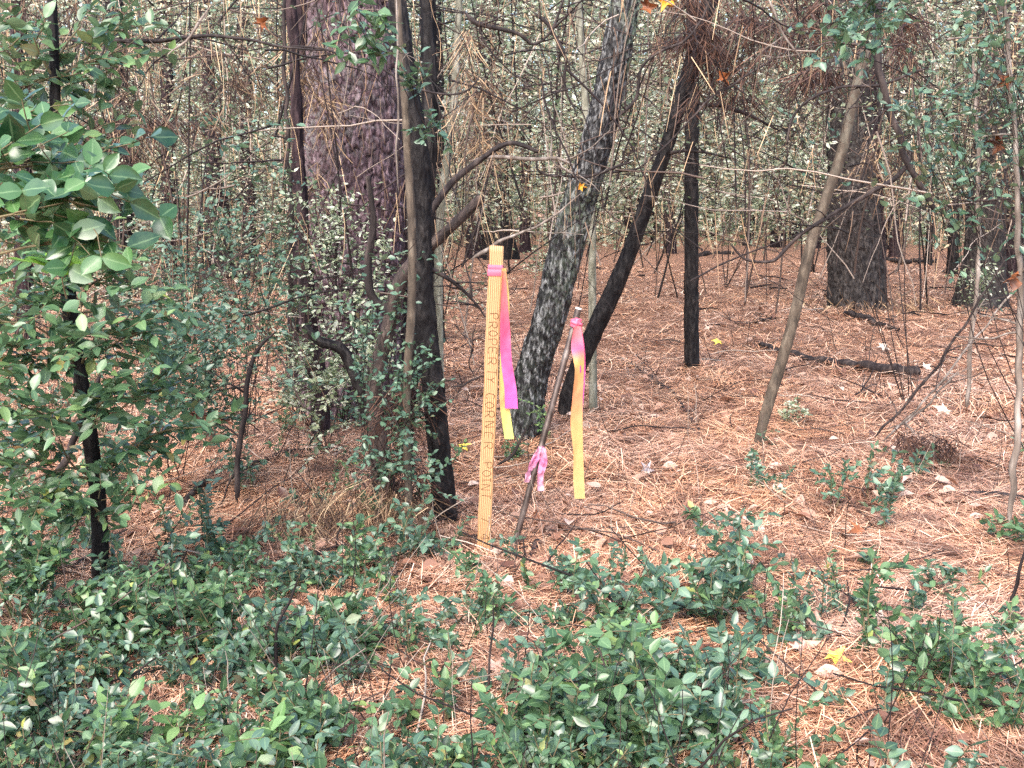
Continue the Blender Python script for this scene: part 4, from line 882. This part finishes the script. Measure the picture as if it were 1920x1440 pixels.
# --- ground cover nobody could count
def green(px, py):
    d = np.zeros(px.shape)
    def e(cx, cy, rx, ry, v):
        nonlocal d; d = np.maximum(d, v * np.clip(1.6 - 1.3 * np.sqrt(((px - cx) / rx)**2 + ((py - cy) / ry)**2), 0, 1))
    e(200, 1300, 520, 280, .95); e(650, 1330, 420, 230, .8); e(850, 1220, 240, 150, .75); e(620, 1090, 260, 70, .6); e(1150, 1300, 330, 200, .95); e(1380, 1180, 180, 130, .6); e(350, 1100, 420, 130, .7); e(60, 950, 300, 260, .6)
    e(760, 1130, 320, 90, .75); e(1000, 1120, 150, 60, .7); e(1780, 1320, 230, 90, .5); e(1450, 960, 130, 60, .35); e(1600, 1130, 50, 120, .5); e(1900, 1100, 80, 130, .35); e(1460, 1430, 130, 60, .45)
    e(400, 720, 400, 170, .30); e(1750, 950, 160, 120, .18); e(1500, 800, 250, 80, .08); e(700, 900, 150, 120, .35)
    d = np.maximum(d, np.where((px < 0) | (px > 1920) | (py > 1440), .5, 0))
    return d
n = 5600
x, y = scatter(n, 1.25, 7.5, 2.0)
z = gz(x, y); px, py = project(np.stack([x, y, z + .04], -1))
kp = rng.random(n) < green(px, py) * (-.38 + 1.6 * vnoise(x * 4.2, y * 4.2, s=60)) * np.where((np.abs(px - 905) < 60) & (py > 940) & (py < 1120), .12, 1) * np.where((np.abs(px - 1575) < 60) & (py > 1215) & (py < 1400), .08, 1); x, y, z = x[kp], y[kp], z[kp]
print('cover plants', len(x))
s_, l_, s2, l2 = Acc(), Acc(), Acc(), Acc(); rg = np.random.default_rng(77)
for k in range(len(x)):
    h = rg.uniform(.05, .20); a, b_ = (s_, l_) if rg.random() < .55 else (s2, l2)
    sapling_geo(a, b_, (x[k], y[k], z[k]), h, int(rg.integers(1, 4)), rg.uniform(.014, .030), rg, 2 if y[k] < 3.2 else 1, .5, 1)
so = s_.link('ground_cover', M['stem'], None, True); tag(so, 'tangle of low green privet seedlings carpeting the foreground', kind='stuff')
l_.link('foliage', M['leaf'], so, True)
so = s2.link('ground_cover', M['stem'], None, True); tag(so, 'bluish green seedlings mixed through the foreground carpet', kind='stuff')
l2.link('foliage', M['leaf_blue'], so, True)

n = 900; x, y = scatter(n, 1.3, 7, 1.8)
st_ = wander(np.stack([x, y, gz(x, y)], -1), np.stack([rng.normal(0, .45, n), rng.normal(0, .35, n), np.ones(n)], -1), rng.uniform(.06, .32, n), 6, .09, 0)
ac = Acc(); tubes(ac, st_, (rng.uniform(.0006, .0016, n) * np.maximum(1, y / 3))[:, None] * np.linspace(1, .5, 6)[None], 4)
tag(ac.link('dry_stalks', M['twig_mix']), 'thin dry stalks standing up through the low plants', kind='stuff')
# needles banked up against the trunks
ac = Acc()
for (bx, by, bw) in ((985, 800, 70), (1066, 750, 34), (833, 950, 44), (1297, 692, 30), (1418, 864, 20), (188, 1125, 30), (1112, 747, 16), (1607, 590, 105), (655, 775, 190), (722, 955, 50), (1840, 565, 80)):
    g_ = grd(bx, by); yb = g_[1]; R_ = bw / 2 / F * yb; nn_ = 240
    a_ = rng.random(nn_) * 2 * np.pi; rr_ = R_ * (.95 + .25 * rng.random(nn_)) + .09 * rng.random(nn_)**1.6
    x, y = g_[0] + np.cos(a_) * rr_, yb + np.sin(a_) * rr_
    P = np.stack([x, y, gz(x, y) + .05 * np.exp(-(rr_ - R_) / .05) * rng.random(nn_) + .008], -1)
    a2_ = a_ + np.where(rng.random(nn_) < .6, 1.57, 3.14) + rng.normal(0, .5, nn_); D = np.stack([np.cos(a2_), np.sin(a2_), rng.normal(.12, .2, nn_)], -1)
    L = rng.uniform(.05, .14, nn_); strips(ac, P - D * (L * .4)[:, None], D, L, np.full(nn_, max(.0018, yb * .0006)), 4, .4)
tag(ac.link('banked_needles', M['needle']), 'pine needles banked against the foot of each trunk', kind='stuff')
# ================================================================== THICKET (stuff)
def clusters(n, y0, y1, zf, rad, nl, leaf, dens=None, pw=1.0, sq=.45, seed=1, nrm_up=.8):
    rg = np.random.default_rng(seed)
    u = rg.random(n); y = y0 + (y1 - y0) * u**pw; x = (rg.random(n) * 2 - 1) * (y * .56 + .6)
    z = zf(y, rg.random(n)); c = np.stack([x, y, z], -1)
    px, py = project(c)
    if dens is not None:
        k = rg.random(n) < dens(px, py, y); c = c[k]
    n = len(c); y = c[:, 1]
    N = n * nl; o_ = nrm(rg.normal(0, 1, (N, 3))) * rg.random((N, 1))**.5 * np.array([1, 1, sq])
    rr = np.repeat(rad * (.6 + .8 * rg.random(n)) * np.maximum(1, y / 12), nl)[:, None]
    P = np.repeat(c, nl, 0) + o_ * rr
    P[:, 2] = np.maximum(P[:, 2], .03)
    A = nrm(rg.normal(0, 1, (N, 3)) * np.array([1, 1, .35]) + np.array([0, 0, -.1])); Nn = nrm(np.array([0, -.2, nrm_up]) + rg.normal(0, .5, (N, 3)))
    L = leaf * (.6 + .8 * rg.random(N)) * np.maximum(1, np.repeat(y, nl) / 13)
    return P, A, Nn, L, c
def dmap(px, py, y):
    up = np.clip((470 - py) / 120, 0, 1)                      # above the clearing
    left = np.clip((880 - px) / 160, 0, 1) * np.clip((860 - py) / 250, 0, 1)
    open_ = np.where((px > 860) & (py > 430) & (y < 19), .06, 1)
    gap = 1 - .55 * np.exp(-((px - 420) / 160)**2) * (py < 420) * (py > 150)
    clear = np.where((np.abs(px - 1598) < 70) & (y < 9.2) & (py > 90), .1, 1) * np.where((np.abs(px - 1860) < 50) & (y < 10) & (py > 250), .4, 1)
    clear = clear * np.where((px < 620) & (y < 12) & (py < 430), .5, 1)
    return np.clip((.75 * up + .55 * left) * open_ * gap * clear, 0, 1)
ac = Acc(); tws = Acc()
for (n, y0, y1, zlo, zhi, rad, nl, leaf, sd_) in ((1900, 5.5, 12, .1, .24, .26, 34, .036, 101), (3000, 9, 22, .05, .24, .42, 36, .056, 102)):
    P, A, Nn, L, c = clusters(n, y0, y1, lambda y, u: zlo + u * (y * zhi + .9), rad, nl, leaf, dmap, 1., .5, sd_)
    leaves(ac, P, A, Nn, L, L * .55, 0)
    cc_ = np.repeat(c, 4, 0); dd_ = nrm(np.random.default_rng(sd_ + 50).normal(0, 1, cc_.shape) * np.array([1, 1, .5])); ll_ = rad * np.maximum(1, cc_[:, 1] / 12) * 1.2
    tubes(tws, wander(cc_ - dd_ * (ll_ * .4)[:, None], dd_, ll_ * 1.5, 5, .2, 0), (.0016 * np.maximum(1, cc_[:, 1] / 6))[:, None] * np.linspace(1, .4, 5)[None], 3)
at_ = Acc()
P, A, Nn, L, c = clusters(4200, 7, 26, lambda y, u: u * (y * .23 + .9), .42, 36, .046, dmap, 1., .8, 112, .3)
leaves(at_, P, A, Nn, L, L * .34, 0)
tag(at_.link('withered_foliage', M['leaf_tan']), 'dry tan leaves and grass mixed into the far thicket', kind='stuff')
tf = ac.link('thicket_foliage', M['leaf_far_lit']); tws.link('twigs', M['twig_mix'], tf)
tag(tf, 'pale green foliage with painted-in light filling the woods behind the trunks', kind='stuff')
ac = Acc()
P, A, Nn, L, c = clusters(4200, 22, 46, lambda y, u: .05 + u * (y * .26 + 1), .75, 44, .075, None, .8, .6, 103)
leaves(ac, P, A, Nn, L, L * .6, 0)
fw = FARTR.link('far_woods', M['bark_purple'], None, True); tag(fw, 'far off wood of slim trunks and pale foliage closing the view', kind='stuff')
ac.link('foliage', M['leaf_far_lit'], fw)
# near-left leafy understory
ac = Acc()
P, A, Nn, L, c = clusters(900, 2.9, 6.5, lambda y, u: .05 + u * (y * .22 + .9), .13, 22, .026, lambda px, py, y: (px < 800) * np.where(py < 300, .4, .95), 1., .5, 104)
tw = wander(c + rng.normal(0, .05, c.shape), nrm(rng.normal(0, 1, c.shape)), np.full(len(c), .3), 6, .2)
leaves(ac, P, A, Nn, L, L * .55, 1)
s_ = Acc(); tubes(s_, tw, np.linspace(.002, .0008, 6)[None] * np.ones((len(tw), 1)), 3)
so = s_.link('understory', M['twig'], None); tag(so, 'scattered small leafed understory sprays in the left thicket', kind='stuff')
ac.link('foliage', M['leaf_blue'], so, True)
# bare twigs and hanging strands
def tw_at(n, y0, y1, seed, pyr=(0, 480), pxr=(-150, 2070), dens=None):
    rg = np.random.default_rng(seed); y = y0 * (y1 / y0)**rg.random(n)
    px, py = rg.uniform(*pxr, n), rg.uniform(*pyr, n)
    if dens is not None:
        k = rg.random(n) < dens(px, py); px, py, y = px[k], py[k], y[k]
    P = np.array([at(a, b_, c_) for a, b_, c_ in zip(px, py, y)]); P[:, 2] = np.maximum(P[:, 2], .1); return P, y, rg
ac = Acc()
P, y, rg = tw_at(1500, 3.2, 16, 201, (-150, 620), dens=lambda px, py: np.where(py < 450, .9, np.where(px < 850, .7, .08)))
D = nrm(rg.normal(0, 1, P.shape) * np.array([1, .5, .55])); L = rg.uniform(.25, 1.1, len(P)) * np.maximum(.7, y / 6)
B = wander(P - D * L[:, None] * .5, D, L, 9, .11, .015, rg); tubes(ac, B, np.linspace(1, .35, 9)[None] * (rg.uniform(.0012, .0042, len(P)) * np.maximum(1, y / 5))[:, None], 4)
P, y, rg = tw_at(400, 4, 18, 202, (0, 560), dens=lambda px, py: np.where(py < 430, .9, np.where(px < 850, .8, .1)))
D = nrm(rg.normal(0, .18, P.shape) + np.array([0, 0, 1.])); L = rg.uniform(.6, 2.2, len(P)) * np.maximum(.7, y / 8)
B = wander(P - D * L[:, None] * .5, D, L, 9, .05, 0, rg); tubes(ac, B, np.linspace(1, .4, 9)[None] * (rg.uniform(.0015, .0055, len(P)) * np.maximum(1, y / 5))[:, None], 4)
tag(ac.link('twig_thicket', M['twig_mix']), 'tangle of bare twigs and thin stems between the trunks', kind='stuff')
ac = Acc()
for n, y0, y1, sd_, pyr, wk, ln_ in ((3800, 3.0, 9, 203, (-120, 400), 1, .17), (5000, 8, 22, 204, (-60, 460), 1, .28), (3500, 3.2, 6, 205, (380, 800), 1, .16)):
    P, y, rg = tw_at(n, y0, y1, sd_, pyr, dens=lambda px, py: (np.where(px < 870, np.where(py > 420, np.clip((620 - px) / 100, .0, .6), .95), np.where(py > 430, .0, .55)) * (.15 + 1.1 * vnoise(px / 70., py / 160., s=66))) * np.where((np.abs(px - 1595) < 60) & (py > 80), .12, 1))
    D = nrm(rg.normal(0, .16, P.shape) + np.array([0, 0, -1.])); L = ln_ * rg.uniform(.5, 1.5, len(P)) * np.maximum(1, y / 9)
    strips(ac, P, D, L, np.maximum(.0013, y * .0006) * rg.uniform(.7, 1.5, len(P)), 4, .3, rg, 2)
tag(ac.link('draped_needles', M['hang']), 'tan pine needles draped over twigs through the woods', kind='stuff')

# clumps of hanging needles, each a thing
def clump(label, px, py0, py1, wpx, Y, n, m='hang_dark', name='needle_clump', seed=0, cat='needles'):
    n = int(n * .5) if py0 < 300 and m != 'hang_dark' else n
    rg = np.random.default_rng(700 + seed); c0 = at(px, py0, Y); c1 = at(px, py1, Y); Hh = c0[2] - c1[2]; wr = wpx / F * Y
    ns = 14; an = rg.random((ns, 2)); A0 = c0 + np.stack([(an[:, 0] - .5) * wr * 2.2, rg.normal(0, .3, ns) * wr, -an[:, 1]**1.3 * Hh * .8], -1)
    j = (ns * rg.random(n)**1.5).astype(int); sl = rg.normal(0, .35, ns)[j]; off = rg.normal(0, .28, n) * wr
    P = A0[j] + np.stack([off, rg.normal(0, .2, n) * wr, off * sl + rg.normal(0, .02, n) * Hh], -1)
    D = nrm(np.stack([off / wr * .4 + rg.normal(0, .6, n), rg.normal(0, .4, n), -np.ones(n) + rg.normal(0, .35, n)], -1)); L = rg.uniform(.05, .17, n) * max(1, Y / 5)
    ac = Acc(); strips(ac, P, D, L, np.maximum(.0014, Y * .0006) * rg.uniform(.7, 1.5, n), 4, .9, rg, 2)
    tag(ac.link(name, M[m]), label, cat, 'clumps of dead needles hung on branches')
for k, a in enumerate([
 ('shaggy brown needle curtain down the left edge of the broad pine', 572, 60, 620, 36, 4.5, 700, 'hang'),
 ('dark needle mass hanging at the top left of the grey pine', 1470, -30, 190, 70, 4.3, 900, 'hang_dark'),
 ('dark ragged needle clump hanging beside the charred post trunk', 1385, 30, 250, 60, 4.5, 800, 'hang_dark'),
 ('reddish brown needle clump hanging at the top above the post trunk', 1300, -20, 120, 60, 4.4, 500, 'hang_dark'),
 ('tan needle bunch hanging above the top end of the stake', 895, 120, 330, 36, 4.0, 380, 'hang'),
 ('orange brown needle strand hanging left of the leaning tree top', 880, 60, 260, 16, 3.6, 160, 'hang'),
 ('dry needle bunch standing at the foot of the forked trunk', 752, 700, 960, 30, 3.05, 500, 'hang_dark'),
 ('brown needle thatch heaped under the forked trunk', 650, 930, 990, 130, 2.95, 700, 'hang'),
 ('dark tan needle bundle in the upper left twigs', 237, 60, 280, 36, 3.2, 420, 'hang_mix'),
 ('long tan needle fringe in the upper left above the flared trunk', 410, 80, 260, 60, 3.6, 450, 'hang_mix'),
 ('purplish needle tangle behind the shrub at upper left', 250, 220, 380, 70, 5.0, 600, 'hang_dark'),
 ('reddish dead tuft standing in the clearing at the right', 1752, 820, 900, 50, 3.75, 420, 'hang_dark'),
 ('needle clump caught on the dangling dead branch top', 1700, 20, 160, 40, 4.8, 380, 'hang_dark'),
 ('tan straw heap around the foot of the grey pine', 1612, 560, 600, 130, 8.9, 260, 'hang'),
 ('brown needle fringe under the top left corner twigs', 90, 0, 110, 120, 3.4, 500, 'hang_mix'),
 ('tan hanging strands right of the grey pine', 1672, 250, 430, 40, 8.5, 350, 'hang')]):
    clump(a[0], *a[1:7], m=a[7], seed=k)

# ================================================================== SINGLE FALLEN OR HANGING LEAVES
STAR = []
for lobe, (an, ln2) in enumerate([(-2.25, .62), (-1.15, .9), (0, 1.), (1.15, .9), (2.25, .62)]):
    STAR += [(an - .28, ln2 * .55), (an, ln2), (an + .28, ln2 * .55), (an + .57, .36)]
def star_leaf(name, label, c, size, m, nrmv, ang, cat='leaf', curl=.3, seed=0, stalk=True):
    rg = np.random.default_rng(seed + 60); Nn = nrm(np.array(nrmv, float)); a = nrm(np.cross(Nn, [0.3, 1, .1])); b_ = np.cross(Nn, a)
    V = [np.zeros(3)]; rings = (.5, 1.)
    for f in rings:
        for an, rr in STAR:
            r_ = rr * f * size * rg.uniform(.93, 1.07); th = an + ang; V.append(a * math.cos(th) * r_ + b_ * math.sin(th) * r_ + Nn * (curl * size * f**2 * (.5 * math.sin(2 * th + seed) + .5) + rg.normal(0, .02) * size))
    n = len(STAR); V = np.array(V) + np.array(c)
    f3 = np.array([[0, 1 + k, 1 + (k + 1) % n] for k in range(n)]); q4 = np.array([[1 + k, 1 + n + k, 1 + n + (k + 1) % n, 1 + (k + 1) % n] for k in range(n)])
    o = tag(link(name, V, [f3, q4], M[m], smooth=True), label, cat)
    if stalk:
        ac = Acc(); e = np.array(c) + (a * math.cos(ang + math.pi) + b_ * math.sin(ang + math.pi)) * size * .9; tubes(ac, np.array([[c, (np.array(c) + e) / 2 + Nn * .004, e]]), np.full((1, 3), .0008), 5); ac.link('stalk', M['twig'], o)
for nm, st_ in (('yellow', [(.3, (.62, .42, .05)), (.7, (.85, .68, .12))]), ('amber', [(.35, (.45, .16, .02)), (.65, (.75, .45, .05))]), ('rust', [(.35, (.07, .022, .010)), (.65, (.25, .085, .03))]),
                ('pinkish', [(.35, (.28, .16, .12)), (.65, (.50, .34, .28))]), ('pale', [(.35, (.34, .25, .19)), (.65, (.58, .49, .42))]), ('greyleaf', [(.35, (.22, .19, .2)), (.65, (.42, .38, .40))])):
    M[nm] = simple(nm + '_leaf', st_, 35, .5, .4, bs=.3, vs=(1, 1, 1))
SL = [('yellow maple leaf lying on the needles at the lower right', (1562, 1262), .040, 'yellow', (0, -.35, 1)), ('rust brown curled leaf standing right of the steel rod foot', (1005, 985), .030, 'rust', (.2, -1, .4)),
      ('pale greyish curled leaf on the open needles right of the orange tape', (1212, 898), .038, 'greyleaf', (.2, -.8, .5)), ('white bleached leaf by the upright stacked plant', (1648, 1190), .040, 'pale', (0, -.5, 1)),
      ('pink tan leaf in the middle of the lower right straw', (1530, 1200), .042, 'pinkish', (.1, -.6, 1)), ('large tan leaf on straw below the yellow maple leaf', (1500, 1245), .050, 'pinkish', (0, -.4, 1)),
      ('tan dead leaf at the bottom edge among right-hand plants', (1315, 1390), .040, 'pinkish', (-.2, -.8, .7)), ('yellowish leaf on the straw left of the stake', (868, 852), .04, 'yellow', (0, -.5, 1)),
      ('pale leaf on needles at the foot of the grey pine', (1636, 568), .06, 'pale', (0, -.8, .6)), ('small yellow leaf near the charred post trunk foot', (1345, 650), .05, 'yellow', (0, -.6, 1)),
      ('white leaf in the clearing right of the reddish tuft', (1768, 783), .06, 'pale', (0, -.7, .9)), ('bent pale leaf behind the dark broken log', (1655, 660), .06, 'pale', (0, -.7, .9)),
      ('rosy dead leaf left of the bottom stalk', (928, 1282), .032, 'pinkish', (0, -.6, 1)), ('white torn leaf on needles right of the dark log end', (1735, 700), .05, 'pale', (0, -.7, .9)),
      ('brown leaf on straw beside the upright stacked plant top', (1608, 1015), .04, 'rust', (.2, -.7, .8)), ('tan leaf pile scrap right of the lower pale leaf', (1700, 910), .045, 'pinkish', (0, -.6, .9))]
for k, (lb, (px, py), s, m_n, nn) in enumerate(SL):
    p = grd(px, py); p[2] += .034; star_leaf('fallen_leaf', lb, p, s, m_n, nn, rng.uniform(0, 6), curl=.22, seed=k)
HL = [('amber and yellow leaf stuck on the leaning lichened tree', (1089, 352), 4.36, .034, 'amber'), ('large orange dead leaf caught in twigs at upper left', (488, 45), 2.6, .034, 'rust'),
      ('rust leaf hanging at the right edge above the shrub leaves', (1890, 150), 3.0, .04, 'rust'), ('dark orange leaf hanging at the right below the leafy branch', (1868, 262), 3.1, .05, 'rust'),
      ('brown leaf caught on the bare stem at the right edge', (1895, 520), 2.9, .045, 'rust'), ('orange dead leaf hanging at top centre right of the leaning tree', (1215, 15), 3.6, .055, 'rust'),
      ('second orange dead leaf at the top centre beside the first', (1248, 8), 3.65, .05, 'amber'), ('brown hanging leaf in the dark clump by the post trunk', (1355, 150), 4.2, .05, 'rust')]
for k, (lb, (px, py), Y, s, m_n) in enumerate(HL):
    star_leaf('hanging_leaf', lb, at(px, py, Y), s * .85, m_n, (.7 * math.sin(k * 2.1), -1, .5 * math.cos(k)), rng.uniform(0, 6), curl=.85, seed=k + 40)
# dead fern frond, rusty, left
rg = np.random.default_rng(41); b0 = at(385, 800, 2.75); ac = Acc()
T = wander(np.repeat(at(350, 775, 2.75)[None], 5, 0), np.array([[1, 0, -.05], [1, .1, -.3], [.8, 0, .1], [.9, -.1, -.5], [.5, 0, -.8]]), np.array([.11, .11, .09, .09, .07]), 8, .08, .02, rg)
twig_leaves(ac, T, .020, 12, .05, 1, rg=rg, asp=.3)
o = ac.link('dead_frond', M['rust']); tag(o, 'rust red dead frond hanging among green leaves at the left', 'frond'); a2 = Acc(); tubes(a2, T, np.full((5, 8), .001), 4); a2.link('stalk', M['twig'], o)
